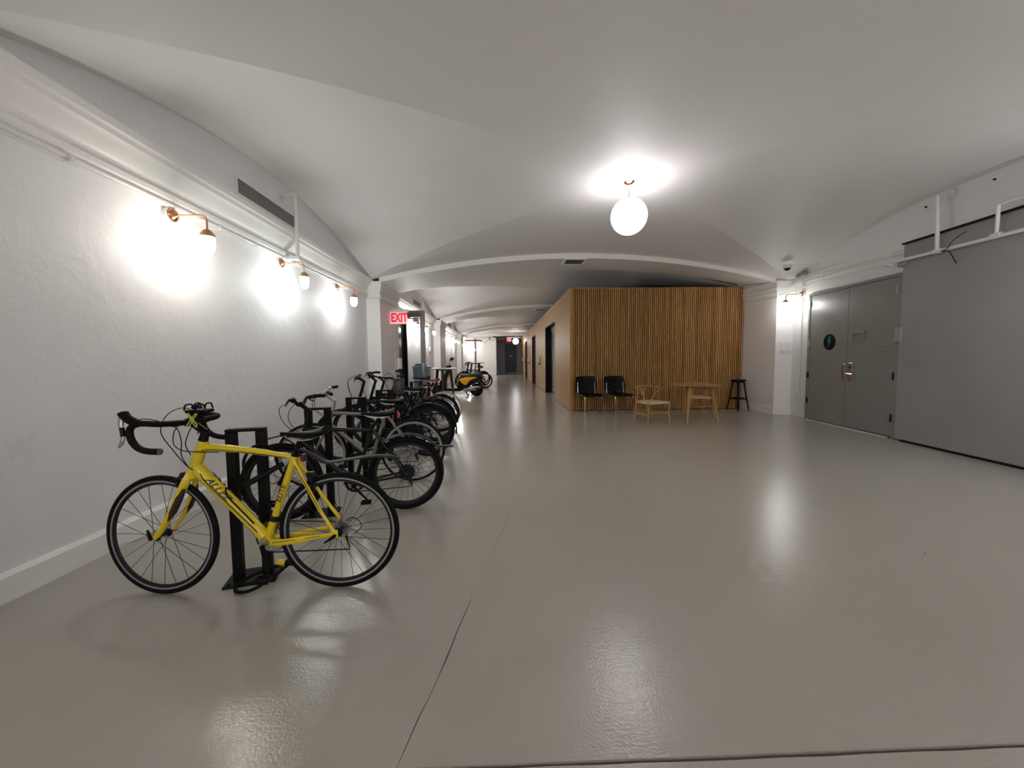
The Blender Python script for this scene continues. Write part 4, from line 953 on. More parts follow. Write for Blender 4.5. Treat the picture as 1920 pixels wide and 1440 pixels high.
M_RIMST2 = mat('machined_rim', (0.40, 0.40, 0.42), 0.4, 0.6)

# ---------------------------------------------------------------- the other bikes
def bike(lab, rear, front, R=0.345, tw=0.042, frame=None, rim=None, tone=None, steer=0.0, seat_z=0.90, bar_z=1.0, bar='flat', bar_m=None, stem_rise=0.05, fenders=(), saddle_m=None, mixte=False, carrier=False, case=0.055, crank=-0.7, nsp=28, step=0.0, forks=None, lean=0.0, bag=False, basket=False, reflector=False, single_ring=0.085, post_x=None):
    frame = frame or M_BFRAME; rim = rim or M_RIMST; tone = tone or M_RUBBER; bar_m = bar_m or M_BLACK
    root, L = bike_root('city_bicycle', lab, rear, front, lean)
    rh, fh = (-L / 2, R), (L / 2, R); bb = (-L / 2 + 0.43, R - 0.06)
    hb = (L / 2 - 0.155, R + 0.31); ht = (L / 2 - 0.200, R + 0.46)
    seat_c = (bb[0] - 0.155, bb[1] + 0.47)
    S = steer_matrix(ht, hb, math.radians(steer))
    wheel(root, 'front_wheel', fh, R, tw, rim, tone, nsp, False, S)
    wheel(root, 'rear_wheel', rh, R, tw, rim, tone, nsp, False)
    v = lambda p, y=0.0: (p[0], y, p[1])
    f = MB()
    f.tube([v(ht), v(hb)], 0.020, 10)
    tt_end = seat_c if not mixte else (bb[0] - 0.085, bb[1] + 0.26)
    f.tube([v((ht[0], ht[1] - 0.03)), v((tt_end[0], tt_end[1] - 0.02))], [0.018, 0.016], 10)
    f.tube([v((hb[0] - 0.0, hb[1] + 0.02)), v(bb)], [0.021, 0.021], 10)
    f.tube([v(bb), v(seat_c), v((seat_c[0] - 0.012, seat_c[1] + 0.035))], 0.0165, 10)
    f.lathe([(0.024, -0.036), (0.024, 0.036)], 14, T(bb[0], 0, bb[1]) @ AXY)
    for s_ in (1, -1):
        f.tube([(bb[0] - 0.02, s_ * 0.03, bb[1]), (rh[0], s_ * 0.065, R)], [0.012, 0.009], 8)
        f.tube([(seat_c[0] - 0.004, s_ * 0.018, seat_c[1] - 0.01), (rh[0], s_ * 0.065, R)], [0.010, 0.0085], 8)
        f.bbox(rh[0] - 0.02, rh[0] + 0.02, s_ * 0.065 - 0.005, s_ * 0.065 + 0.005, R - 0.02, R + 0.02, 0.003)
    f.build('frame', frame, root, 45)
    fk = MB(); fk.tube([v(hb), v((hb[0] + 0.012, hb[1] - 0.04))], [0.022, 0.024], 10)
    for s_ in (1, -1): fk.tube(smoothpts([(hb[0] + 0.008, s_ * 0.015, hb[1] - 0.03), (hb[0] + 0.03, s_ * 0.05, hb[1] - 0.075), (fh[0] - 0.05, s_ * 0.055, R + 0.10), (fh[0], s_ * 0.056, R)], 4), [0.015] * 8 + [0.011] * 5, 8)
    fk.xf(S).build('fork', forks or frame, root, 45)
    # stem and bar
    d = Vector((ht[0] - hb[0], 0, ht[1] - hb[1])).normalized(); top = Vector((ht[0], 0, ht[1])) + d * max(0.03, (bar_z - stem_rise - ht[1]) / d.z)
    cl = Vector((top.x + 0.075, 0, bar_z))
    sm = MB(); sm.tube([v(ht), tuple(top)], [0.021, 0.017], 10); sm.tube([tuple(top - d * 0.015), tuple(cl)], 0.017, 8); sm.tube([(cl.x, -0.022, cl.z), (cl.x, 0.022, cl.z)], 0.021, 10); sm.xf(S).build('stem', M_BLACK if bar_m is not M_CHROME else M_STEEL, root)
    hw = 0.31 if bar != 'short' else 0.26
    if bar == 'riser': half = [(0, 0, 0), (0, 0.06, 0.0), (0.0, 0.12, 0.045), (-0.02, 0.18, 0.055), (-0.07, hw, 0.05)]
    elif bar == 'swept': half = [(0, 0, 0), (0.03, 0.07, 0.0), (0.02, 0.16, 0.035), (-0.07, 0.25, 0.055), (-0.20, 0.28, 0.05)]
    else: half = [(0, 0, 0), (0, 0.15, 0.006), (-0.02, hw, 0.01)]
    bm = MB(); gl = []
    for s_ in (1, -1):
        P = smoothpts([(cl.x + x, s_ * y, cl.z + z) for x, y, z in half], 4); bm.tube(P, 0.0125, 8); gl.append(P)
    hbar = bm.xf(S).build('handlebar', bar_m, root)
    for P, s_ in zip(gl, (1, -1)):
        e = P[-1]; k = P[-4] if bar != 'flat' else P[-3]; dr = (e - k).normalized(); a = e - dr * 0.115
        MB().tube([tuple(a), tuple(e + dr * 0.01)], 0.0165, 10).xf(S).build('grip', M_RUBBER, hbar)
        b0 = a - dr * 0.02
        lv = MB(); lv.tube([tuple(b0), tuple(b0 + Vector((0.035, 0, -0.012))), tuple(b0 + Vector((0.055, 0, -0.035)) + dr * 0.06), tuple(b0 + Vector((0.05, 0, -0.045)) + dr * 0.10)], [0.012, 0.009, 0.006, 0.005], 6)
        lv.bbox(b0.x - 0.015, b0.x + 0.03, b0.y - 0.02, b0.y + 0.02, b0.z - 0.022, b0.z + 0.004, 0.005)
        lv.xf(S).build('brake_lever', M_DKMETAL if bar_m is not M_CHROME else M_STEEL, hbar)
    for s_ in (1, -1):
        y = hw * 0.55 * s_
        MB().tube(smoothpts([(cl.x + 0.02, y, cl.z + 0.02), (cl.x + 0.11, y * 0.7, cl.z - 0.02), (cl.x + 0.12, y * 0.3, cl.z - 0.13), (ht[0] + 0.05, s_ * 0.02, ht[1] - 0.10), (hb[0] + 0.02, s_ * 0.02, hb[1] + 0.0)], 6), 0.0028, 5).xf(S).build('cable', M_BLACK, root)
    # saddle
    sx = seat_c[0] - 0.03 - (seat_z - seat_c[1]) * 0.28 if post_x is None else post_x
    MB().tube([v(seat_c), (sx, 0, seat_z - 0.04)], 0.0135, 10).build('seatpost', M_BLACK, root)
    sd = saddle_mesh((sx + 0.15, seat_z + 0.0), (sx - 0.12, seat_z + 0.012), 0.010, 0.078).build('saddle', saddle_m or M_BLACK, root, 60)
    for y in (0.022, -0.022): MB().tube(smoothpts([(sx + 0.12, y * 0.5, seat_z - 0.02), (sx + 0.06, y, seat_z - 0.04), (sx - 0.05, y, seat_z - 0.04), (sx - 0.10, y * 1.5, seat_z - 0.015)], 3), 0.0038, 5).build('saddle_rail', M_STEEL, sd)
    if bag: MB().bbox(sx - 0.15, sx - 0.02, -0.04, 0.04, seat_z - 0.11, seat_z - 0.025, 0.02).build('saddle_bag', M_BLACK, root)
    if reflector: MB().bbox(sx - 0.075, sx - 0.05, -0.025, 0.025, seat_z - 0.19, seat_z - 0.14, 0.006).build('rear_reflector', M_REFLECT, root)
    # mudguards
    def guard(c, a0, a1, SM=None, nm='rear_mudguard', tail=0.0):
        P = [(c[0] + (R + 0.022) * math.cos(t), 0, c[1] + (R + 0.022) * math.sin(t)) for t in [math.radians(a0 + (a1 - a0) * k / 18) for k in range(19)]]
        if tail: P.append((P[-1][0] - tail, 0, P[-1][2] - 0.005))
        m = MB().tube(P, tw * 0.8, 8, sq=(0.22, 1))
        if SM: m.xf(SM)
        m.build(nm, M_DKGREY if tail else M_BLACK, root, 40)
    for q in fenders:
        if q == 'front_short': guard(fh, 85, 118, S, 'front_mudguard')
        if q == 'front_blade':
            m = MB().tube(smoothpts([(hb[0] + 0.02, 0, hb[1] - 0.03), (hb[0] + 0.10, 0, hb[1] + 0.035), (fh[0] - 0.02, 0, R * 2 + 0.06), (fh[0] + 0.12, 0, R * 2 + 0.03)], 4), [0.016] * 4 + [0.03] * 8 + [0.02], 8, sq=(0.25, 1)).xf(S).build('front_mudguard', M_DKGREY, root)
        if q == 'front': guard(fh, 25, 170, S, 'front_mudguard')
        if q == 'rear': guard(rh, 20, 190)
        if q == 'rear_tail': guard(rh, 55, 140, None, 'rear_mudguard', 0.14)
    if carrier:
        z = R * 2 + 0.075; m = MB()
        for y in (0.06, -0.06): m.tube([(rh[0] + 0.24, y, z), (rh[0] - 0.18, y, z)], 0.006, 6); m.tube([(rh[0], y * 1.2, R), (rh[0] - 0.06, y, z)], 0.005, 6); m.tube([(rh[0], y * 1.2, R), (rh[0] + 0.12, y, z)], 0.005, 6)
        for k in range(5): m.tube([(rh[0] + 0.2 - k * 0.09, -0.06, z), (rh[0] + 0.2 - k * 0.09, 0.06, z)], 0.005, 6)
        m.build('carrier', M_BLACK, root)
    drivetrain(root, bb, rh, crank, 0.165, single_ring, case=case, lit=M_DKMETAL, arm=M_BLACK)
    return root

yellow_bike()
bike('black hybrid bicycle with flat wide mudguard, parked second behind the yellow bike', (-0.835, 3.335), (-1.80, 3.14), 0.322, 0.050, M_BFRAME, M_RIMST, steer=-6, seat_z=0.865, bar_z=0.955, bar='riser', fenders=('front_blade', 'rear_tail'), case=0.072, crank=-2.3)
bike('silver-framed bicycle with polished handlebar between two black bikes', (-0.955, 4.13), (-1.95, 3.98), 0.338, 0.030, M_SILVER, M_ALU, steer=10, seat_z=0.885, bar_z=0.955, bar='riser', bar_m=M_CHROME, fenders=(), bag=True, reflector=True, crank=0.4)
bike('black bicycle with tall stem and full rear mudguard behind the silver bike', (-0.985, 5.2), (-2.02, 4.93), 0.35, 0.050, M_BFRAME, M_RIMST, steer=5, seat_z=0.93, bar_z=1.09, bar='flat', fenders=('rear',), carrier=True, stem_rise=0.04, crank=0.9)
bike('bicycle with a blue head tube and fork, behind the tall-stem black bike', (-1.05, 5.72), (-2.06, 5.52), 0.345, 0.038, M_BFRAME, M_RIMST, steer=-4, seat_z=0.88, bar_z=1.08, bar='riser', forks=M_BLUE, crank=-0.2, reflector=True)
bike('black bicycle with a high slim saddle, in front of the white dispenser', (-1.07, 6.12), (-2.07, 6.0), 0.352, 0.046, M_BFRAME, M_RIMST, steer=-25, seat_z=1.03, bar_z=1.04, bar='flat', fenders=('rear',), reflector=True, crank=-1.3)
bike('black step-through bicycle with a bright swept handlebar near the glass door', (-1.10, 6.95), (-2.12, 6.85), 0.345, 0.036, M_BFRAME, M_RIMST, steer=4, seat_z=0.86, bar_z=1.07, bar='swept', bar_m=M_CHROME, mixte=True, crank=-1.9)
bike('bicycle with cream tyre walls and a red saddle, last before the bar table', (-1.12, 7.55), (-2.12, 7.5), 0.345, 0.022, M_BFRAME, M_CREAM, M_TAN, steer=0, seat_z=0.915, bar_z=1.0, bar='flat', saddle_m=M_RED, crank=0.3)
bike('far black bicycle, nearest of the three beyond the scooter', (-0.72, 17.3), (-1.72, 17.1), 0.345, 0.042, steer=10, seat_z=0.95, bar_z=1.05, bar='riser', nsp=16)
bike('far black bicycle, middle of the three beyond the scooter', (-0.85, 18.9), (-1.85, 18.7), 0.345, 0.042, steer=-10, seat_z=0.93, bar_z=1.10, bar='swept', nsp=16)
bike('far black bicycle, last of the three beyond the scooter', (-0.95, 20.6), (-1.95, 20.4), 0.345, 0.042, steer=5, seat_z=0.95, bar_z=1.08, bar='flat', nsp=16)

# ---------------------------------------------------------------- racks and locks
def make_rack():
    r = empty('bike_rack')
    h, wd, s_ = 0.915, 0.205, 0.026
    for x in (-wd / 2 + s_, wd / 2 - s_): MB().bbox(x - s_, x + s_, -s_, s_, 0.012, h - 2 * s_ * 0.35, 0.003).build('post', M_RACK, r)
    MB().bbox(-wd / 2, wd / 2, -s_, s_, h - 0.018, h, 0.003).build('top_bar', M_RACK, r)
    b = MB().bbox(-0.135, 0.135, -0.10, 0.10, 0, 0.012, 0.003).build('base_plate', M_RACK, r)
    for x in (-0.11, 0.11):
        for y in (-0.075, 0.075): MB().lathe([(0.011, 0.012), (0.011, 0.019), (0.005, 0.023), (0, 0.023)], 6, T(x, y, 0)).build('bolt', M_DKMETAL, b)
    return r
RACK = make_rack()
rl = ['black post rack behind the frame of the yellow bike', 'black post rack between the yellow bike and the black hybrid', 'black post rack behind the saddle of the silver bike', 'fourth black post rack from the yellow bike',
      'fifth black post rack from the yellow bike, hung with a dark sign', 'sixth black post rack from the yellow bike', 'farthest black post rack, before the bar table']
for i, (x, y, a) in enumerate([(-1.515, 2.305, 16), (-1.55, 3.275, 8), (-1.56, 4.16, 5), (-1.56, 5.14, 5), (-1.555, 5.93, 5), (-1.55, 7.02, 5), (-1.55, 7.86, 5)]):
    o = RACK if i == 0 else copy_tree(RACK)
    o.location = (x, y, 0); o.rotation_euler = (0, 0, math.radians(a)); tag(o, rl[i], 'bike rack', 'black post racks')
g = empty('rack_sign', (-1.555, 5.895, 0.90)); tag(g, 'dark square sign with a pale emblem fixed on a bike rack', 'sign')
MB().bbox(-0.085, 0.085, -0.012, 0.0, -0.10, 0.13, 0.003).build('plate', mat('sign_charcoal', (0.03, 0.032, 0.034), 0.5), g)
e = MB(); e.lathe([(0.024, 0), (0.024, 0.002), (0.014, 0.002), (0.014, 0)], 16, T(0.0, -0.0125, 0.055) @ Matrix.Rotation(PI / 2, 4, 'X'), closed=True); e.tube([(-0.03, -0.013, 0.0), (0.03, -0.013, 0.0)], 0.004, 4); e.tube([(-0.03, -0.013, -0.03), (0.03, -0.013, -0.03)], 0.006, 4); e.tube([(0, -0.013, 0.03), (0, -0.013, 0.0)], 0.006, 4)
e.build('emblem', mat('sign_pale', (0.22, 0.22, 0.22), 0.6), g)

u = empty('u_lock', (-1.41, 2.262, 0.63)); tag(u, 'black U-shaped lock hooked over the yellow frame and the rack', 'bike lock')
MB().tube([(-0.075, -0.05, -0.035), (0.075, 0.09, 0.055)], 0.0165, 10).build('crossbar', M_BLACK, u)
MB().tube(smoothpts([(-0.06, -0.045, -0.025), (-0.068, -0.05, 0.05), (-0.065, -0.05, 0.12), (-0.035, -0.028, 0.18), (0.01, 0.01, 0.19), (0.045, 0.045, 0.15), (0.05, 0.06, 0.09), (0.055, 0.07, 0.045)], 5), 0.0085, 8).build('shackle', M_BLACK, u)
k = empty('cable_lock', (-1.43, 2.25, 0)); tag(k, 'looped black cable lock with yellow end lying on the rack foot', 'bike lock')
MB().tube(smoothpts([(0.10, 0.13, 0.05), (0.06, 0.02, 0.026), (0.02, -0.09, 0.018), (-0.04, -0.125, 0.014), (-0.095, -0.10, 0.014), (-0.10, -0.05, 0.028), (-0.05, 0.02, 0.04), (0.02, 0.075, 0.045), (0.08, 0.12, 0.055)], 6), 0.0095, 8).build('cable', M_RUBBER, k)
MB().tube([(0.075, 0.105, 0.060), (0.145, 0.11, 0.055)], [0.019, 0.021], 12).build('lock_body', M_BLACK, k)
MB().tube([(0.035, 0.10, 0.064), (0.078, 0.105, 0.060)], 0.0195, 12).build('sleeve', M_YELLOW, k)
# ================================================================== scooter
def scooter():
    r = empty('motor_scooter', (-1.56, 13.62, 0), PI); tag(r, 'black and yellow motor scooter parked by the left wall past the bar table', 'scooter')
    def tyre(nm, x, R, w):
        t = MB().lathe([(R * 0.52, -w / 2), (R * 0.8, -w / 2), (R * 0.95, -w * 0.36), (R, 0), (R * 0.95, w * 0.36), (R * 0.8, w / 2), (R * 0.52, w / 2)], 36, T(x, 0, R) @ AXY, closed=True).build(nm, M_RUBBER, r)
        h = MB().lathe([(0.02, -w * 0.3), (R * 0.54, -w * 0.42), (R * 0.54, w * 0.42), (0.02, w * 0.3)], 24, T(x, 0, R) @ AXY)
        h.build('wheel_rim', M_DKMETAL, t)
    tyre('rear_wheel', -0.69, 0.225, 0.12); tyre('front_wheel', 0.66, 0.215, 0.10)
    MB().prism([(-0.02, 0.30), (-0.10, 0.66), (-0.14, 0.71), (-0.74, 0.76), (-0.86, 0.72), (-0.90, 0.63), (-0.78, 0.52), (-0.62, 0.46), (-0.45, 0.36), (-0.30, 0.27)], -0.17, 0.17, inset=0.10).build('rear_body', M_BFRAME, r, 40)
    MB().prism([(-0.08, 0.615), (-0.20, 0.665), (-0.38, 0.70), (-0.70, 0.695), (-0.72, 0.665), (-0.56, 0.62), (-0.46, 0.56), (-0.38, 0.46), (-0.34, 0.405), (-0.25, 0.42), (-0.15, 0.51)], -0.185, 0.185, inset=0.05).build('side_panel', M_SCOOTY, r, 40)
    MB().prism([(-0.05, 0.725), (-0.14, 0.80), (-0.42, 0.785), (-0.60, 0.83), (-0.80, 0.84), (-0.84, 0.80), (-0.76, 0.755), (-0.20, 0.71)], -0.14, 0.14, inset=0.12).build('seat', mat('seat_vinyl', (0.07, 0.072, 0.068), 0.5), r, 40)
    MB().prism([(0.46, 0.26), (0.46, 0.21), (-0.12, 0.19), (-0.22, 0.24), (-0.10, 0.31), (0.25, 0.30)], -0.19, 0.19, inset=0.06).build('footboard', M_BLACK, r)
    MB().prism([(0.27, 0.98), (0.33, 0.97), (0.46, 0.70), (0.60, 0.52), (0.57, 0.44), (0.44, 0.25), (0.36, 0.27), (0.36, 0.55), (0.24, 0.86)], -0.2, 0.2, inset=0.10).build('leg_shield', M_BFRAME, r, 40)
    MB().prism([(0.30, 0.93), (0.22, 0.84), (0.30, 0.66), (0.36, 0.58), (0.33, 0.80)], -0.13, 0.13, inset=0.08).build('inner_panel', M_SCOOTY, r)
    MB().tube([((0.66 + 0.255 * math.cos(t)), 0, 0.215 + 0.255 * math.sin(t)) for t in [math.radians(20 + 140 * k / 12) for k in range(13)]], 0.075, 10, sq=(0.25, 1)).build('front_mudguard', M_BFRAME, r, 40)
    for y in (0.06, -0.06): MB().tube([(0.42, y * .6, 0.72), (0.60, y, 0.38), (0.66, y, 0.215)], [0.028, 0.024, 0.018], 8).build('fork_leg', M_DKMETAL, r)
    hb = MB().tube([(0.22, -0.33, 1.06), (0.27, -0.12, 1.08), (0.27, 0.12, 1.08), (0.22, 0.33, 1.06)], 0.014, 8).build('handlebar', M_BLACK, r)
    MB().prism([(0.18, 1.04), (0.22, 1.12), (0.34, 1.09), (0.38, 1.00), (0.30, 0.95)], -0.12, 0.12, inset=0.15).build('headlamp_cowl', M_BFRAME, hb)
    for y in (0.33, -0.33): MB().tube([(0.225, y * 0.72, 1.065), (0.215, y * 1.08, 1.055)], 0.02, 8).build('grip', M_RUBBER, hb)
    m = MB(); m.tube([(0.25, 0.20, 1.08), (0.22, 0.24, 1.20), (0.18, 0.26, 1.27)], 0.008, 6); m.prism([(0.21, 1.24), (0.13, 1.30), (0.12, 1.38), (0.15, 1.39), (0.20, 1.33)], 0.23, 0.26); m.build('mirror', M_BLACK, hb)
    m = MB(); m.tube([(0.25, -0.20, 1.08), (0.22, -0.24, 1.20), (0.18, -0.26, 1.27)], 0.008, 6); m.prism([(0.21, 1.24), (0.13, 1.30), (0.12, 1.38), (0.15, 1.39), (0.20, 1.33)], -0.26, -0.23); m.build('mirror', M_BLACK, hb)
    x = MB(); x.tube(smoothpts([(-0.25, -0.12, 0.27), (-0.36, 0.13, 0.24), (-0.50, 0.17, 0.30), (-0.68, 0.18, 0.34), (-0.84, 0.18, 0.33)], 4), [0.02] * 6 + [0.03] * 3 + [0.05] * 6 + [0.045] * 2, 10); x.build('exhaust', M_ALU, r)
    x = MB(); x.bbox(-0.68, -0.22, 0.07, 0.15, 0.20, 0.34, 0.03); x.build('engine_cover', M_ALU, r)
    s_ = MB()
    for y in (0.11, -0.11): s_.tube([(-0.28, y * .7, 0.22), (-0.36, y, 0.07), (-0.40, y * 1.2, 0.012)], 0.013, 6)
    s_.build('centre_stand', M_BLACK, r)
    MB().prism([(-0.86, 0.62), (-1.0, 0.42), (-0.98, 0.36), (-0.82, 0.54)], -0.06, 0.06).build('plate_holder', M_BLACK, r)
    MB().bbox(-0.92, -0.87, -0.08, 0.08, 0.63, 0.70, 0.012).build('tail_light', mat('tail_lens', (0.25, 0.01, 0.01), 0.2), r)
scooter()

# ================================================================== bar tables, bin, dispenser
def bar_table():
    r = empty('bar_table')
    MB().lathe([(0.0, 1.045), (0.33, 1.045), (0.352, 1.058), (0.352, 1.068), (0.347, 1.073), (0.0, 1.073)], 40).build('table_top', mat('pale_laminate', (0.50, 0.49, 0.47), 0.3), r)
    for k in range(3):
        a = 2 * PI * k / 3 + 0.55
        p = lambda q, z: (q * math.cos(a), q * math.sin(a), z)
        MB().tube([p(0.20, 1.046), p(0.265, 0.5), p(0.31, 0.0)], [0.042, 0.036, 0.022], 8).build('leg', M_DKWOOD, r)
    MB().tube([(0.20 * math.cos(t), 0.20 * math.sin(t), 1.03) for t in [2 * PI * k / 24 for k in range(24)]], 0.016, 6, closed=True).build('apron', M_DKWOOD, r)
    return r
b1 = bar_table(); b2 = copy_tree(b1)
b1.location = (-1.56, 10.5, 0); tag(b1, 'tall round bar table with dark legs between the bikes and the scooter', 'table', 'tall bar tables')
b2.location = (-1.24, 19.6, 0); b2.scale = (1.18, 1.18, 1.06); b2.rotation_euler = (0, 0, 0.5); tag(b2, 'tall round bar table behind the scooter among the far bikes', 'table', 'tall bar tables')
bn = empty('recycling_bin', (-2.26, 11.1, 0)); tag(bn, 'pale blue bin seen through the open glass door', 'bin')
MB().lathe([(0.17 * 1.414, 0.0), (0.215 * 1.414, 1.08), (0.20 * 1.414, 1.08), (0.16 * 1.414, 0.05), (0, 0.05)], 4, Matrix.Rotation(PI / 4, 4, 'Z')).build('body', M_BLUEPL, bn)
MB().bbox(-0.23, 0.23, -0.23, 0.23, 1.08, 1.13, 0.015).prism([(-0.18, 1.13), (0.18, 1.13), (0.14, 1.20), (-0.14, 1.20)], -0.18, 0.18).build('lid', M_BLUEPL, bn)
sd = empty('soap_dispenser', (PX, 9.25, 1.21)); tag(sd, 'white hand sanitiser dispenser on the side of the first pilaster', 'dispenser')
MB().bbox(0.0, 0.12, -0.065, 0.065, -0.14, 0.14, 0.02).build('body', M_WHITEPL, sd)
MB().bbox(0.0, 0.11, -0.05, 0.05, -0.175, -0.14, 0.01).build('push_bar', M_DKGREY, sd)
hk = MB().tube(smoothpts([(PX + 0.012, 9.12, 0.55), (PX + 0.012, 9.12, 1.42), (PX + 0.03, 9.12, 1.46), (PX + 0.05, 9.14, 1.44)], 4), 0.009, 6).build('wall_cable', M_PIPE); tag(hk, 'white surface cable rising beside the white dispenser', 'cable')
for y, x, lab in ((16.6, 0.0, 'white hand sanitiser dispenser on the oak wall nearest the glazed door'), (22.6, 0.0, 'white hand sanitiser dispenser on the oak wall, second along'), (28.0, 0.0, 'farthest white hand sanitiser dispenser on the oak wall')):
    q = empty('wall_sanitiser', (BX0, y, 1.25)); tag(q, lab, 'dispenser', 'white boxes on the oak wall')  # hand sanitiser dispensers, each with a cable cover down to the floor
    MB().bbox(-0.13, 0.0, -0.07, 0.07, -0.15, 0.16, 0.02).build('body', M_WHITEPL, q)
    MB().bbox(-0.10, 0.0, -0.05, 0.05, -0.19, -0.15, 0.01).build('push_bar', M_DKGREY, q)
    MB().bbox(-0.012, 0.0, -0.012, 0.012, -1.24, -0.19, 0.002).build('cable_cover', M_WHITEPL, q)

# ================================================================== seating by the slats
def stacking_chair():
    r = empty('stacking_chair')
    def shell(fn, nu, nv, th):
        m = MB(); vs = []; fs = []
        for side in (0, 1):
            for j in range(nv + 1):
                for i in range(nu + 1):
                    vs.append(fn(-1 + 2 * i / nu, j / nv, side * th))
        K = (nu + 1) * (nv + 1)
        for j in range(nv):
            for i in range(nu):
                a = j * (nu + 1) + i; q = (a, a + 1, a + nu + 2, a + nu + 1)
                fs += [q, tuple(K + t for t in q[::-1])]
        edge = [i for i in range(nu + 1)] + [j * (nu + 1) + nu for j in range(1, nv + 1)] + [nv * (nu + 1) + i for i in range(nu - 1, -1, -1)] + [j * (nu + 1) for j in range(nv - 1, 0, -1)]
        for k in range(len(edge)):
            a, b = edge[k], edge[(k + 1) % len(edge)]; fs.append((a, b, K + b, K + a))
        return m.add(vs, fs)
    # local +y is the way the chair faces
    seat = lambda u, t, o: (u * (0.25 - 0.012 * t), 0.24 - 0.45 * t, 0.455 - 0.022 * math.sin(PI * t) * (1 - u * u) - 0.03 * max(0, (0.12 - t)) / 0.12 - o)
    shell(seat, 10, 10, 0.014).build('seat', M_BLKPL, r, 50)
    # backrest built of panels around rows of slots
    def back_pt(u, t, o):
        w_ = 0.272 * (0.94 + 0.06 * min(1, t / 0.25) - 0.02 * t - 0.09 * max(0, t - 0.8) / 0.2)
        return (u * w_, -0.20 - 0.085 * t - 0.035 * (1 - u * u) + o, 0.452 + 0.405 * t + 0.012 * (1 - u * u) * t)
    rows = [(0.0, 0.06), (0.06, 0.115), (0.115, 0.87), (0.87, 0.915), (0.915, 1.0)]
    m = MB()
    def patch(u0, u1, t0, t1):
        f = lambda u, t, o: back_pt(u0 + (u1 - u0) * (u + 1) / 2, t0 + (t1 - t0) * t, o)
        q = shell(f, max(1, int((u1 - u0) * 6)), max(1, int((t1 - t0) * 8)), 0.014); m.add(q.v, q.f)
    for k, (t0, t1) in enumerate(rows):
        if k in (0, 2, 4): patch(-1, 1, t0, t1)
        else:
            n = 8 if k == 1 else 3; span = 0.66 if k == 1 else 0.24; e = [-1, -span]
            for i in range(n): c = -span + 2 * span * (i + 0.5) / n; e += [c - span * 0.42 / n, c + span * 0.42 / n]
            # solid between the slots
            us = [-1] + [x for i in range(n) for x in (-span + 2 * span * (i + 0.28) / n, -span + 2 * span * (i + 0.72) / n)] + [1]
            for i in range(0, len(us), 2): patch(us[i], us[i + 1], t0, t1)
    m.build('backrest', M_BLKPL, r, 50)
    fr = MB()
    for s_ in (1, -1):
        x = s_ * 0.225
        fr.tube(smoothpts([(x * 0.98, -0.235, 0.72), (x, -0.205, 0.50), (x, -0.17, 0.445), (x, 0.0, 0.435), (x, 0.17, 0.435), (x, 0.215, 0.425), (x * 1.03, 0.245, 0.25), (x * 1.05, 0.265, 0.02), (x * 1.05, 0.24, 0.009), (x * 1.05, -0.22, 0.009)], 4), 0.0085, 8)
    fr.tube([(-0.225, 0.10, 0.432), (0.225, 0.10, 0.432)], 0.008, 8); fr.tube([(-0.225, -0.12, 0.432), (0.225, -0.12, 0.432)], 0.008, 8)
    fr.tube([(-0.235, -0.218, 0.009), (0.235, -0.218, 0.009)], 0.008, 8)
    fr.build('leg_frame', M_CHROME, r)
    for s_ in (1, -1):
        for y in (0.22, -0.18): MB().lathe([(0.012, 0), (0.012, 0.004)], 8, T(s_ * 0.236, y, 0)).build('glide', M_WHITEPL, r)
    return r
c1 = stacking_chair(); c2 = copy_tree(c1)
c1.location = (2.12, 9.09, 0); c1.rotation_euler = (0, 0, PI + math.radians(11)); tag(c1, 'black stacking chair with chrome legs nearest the corner of the slatted wall', 'chair', 'black chairs against the slats')
c2.location = (2.82, 9.06, 0); c2.rotation_euler = (0, 0, PI + math.radians(12)); tag(c2, 'black stacking chair with chrome legs next to the oak armchair', 'chair', 'black chairs against the slats')

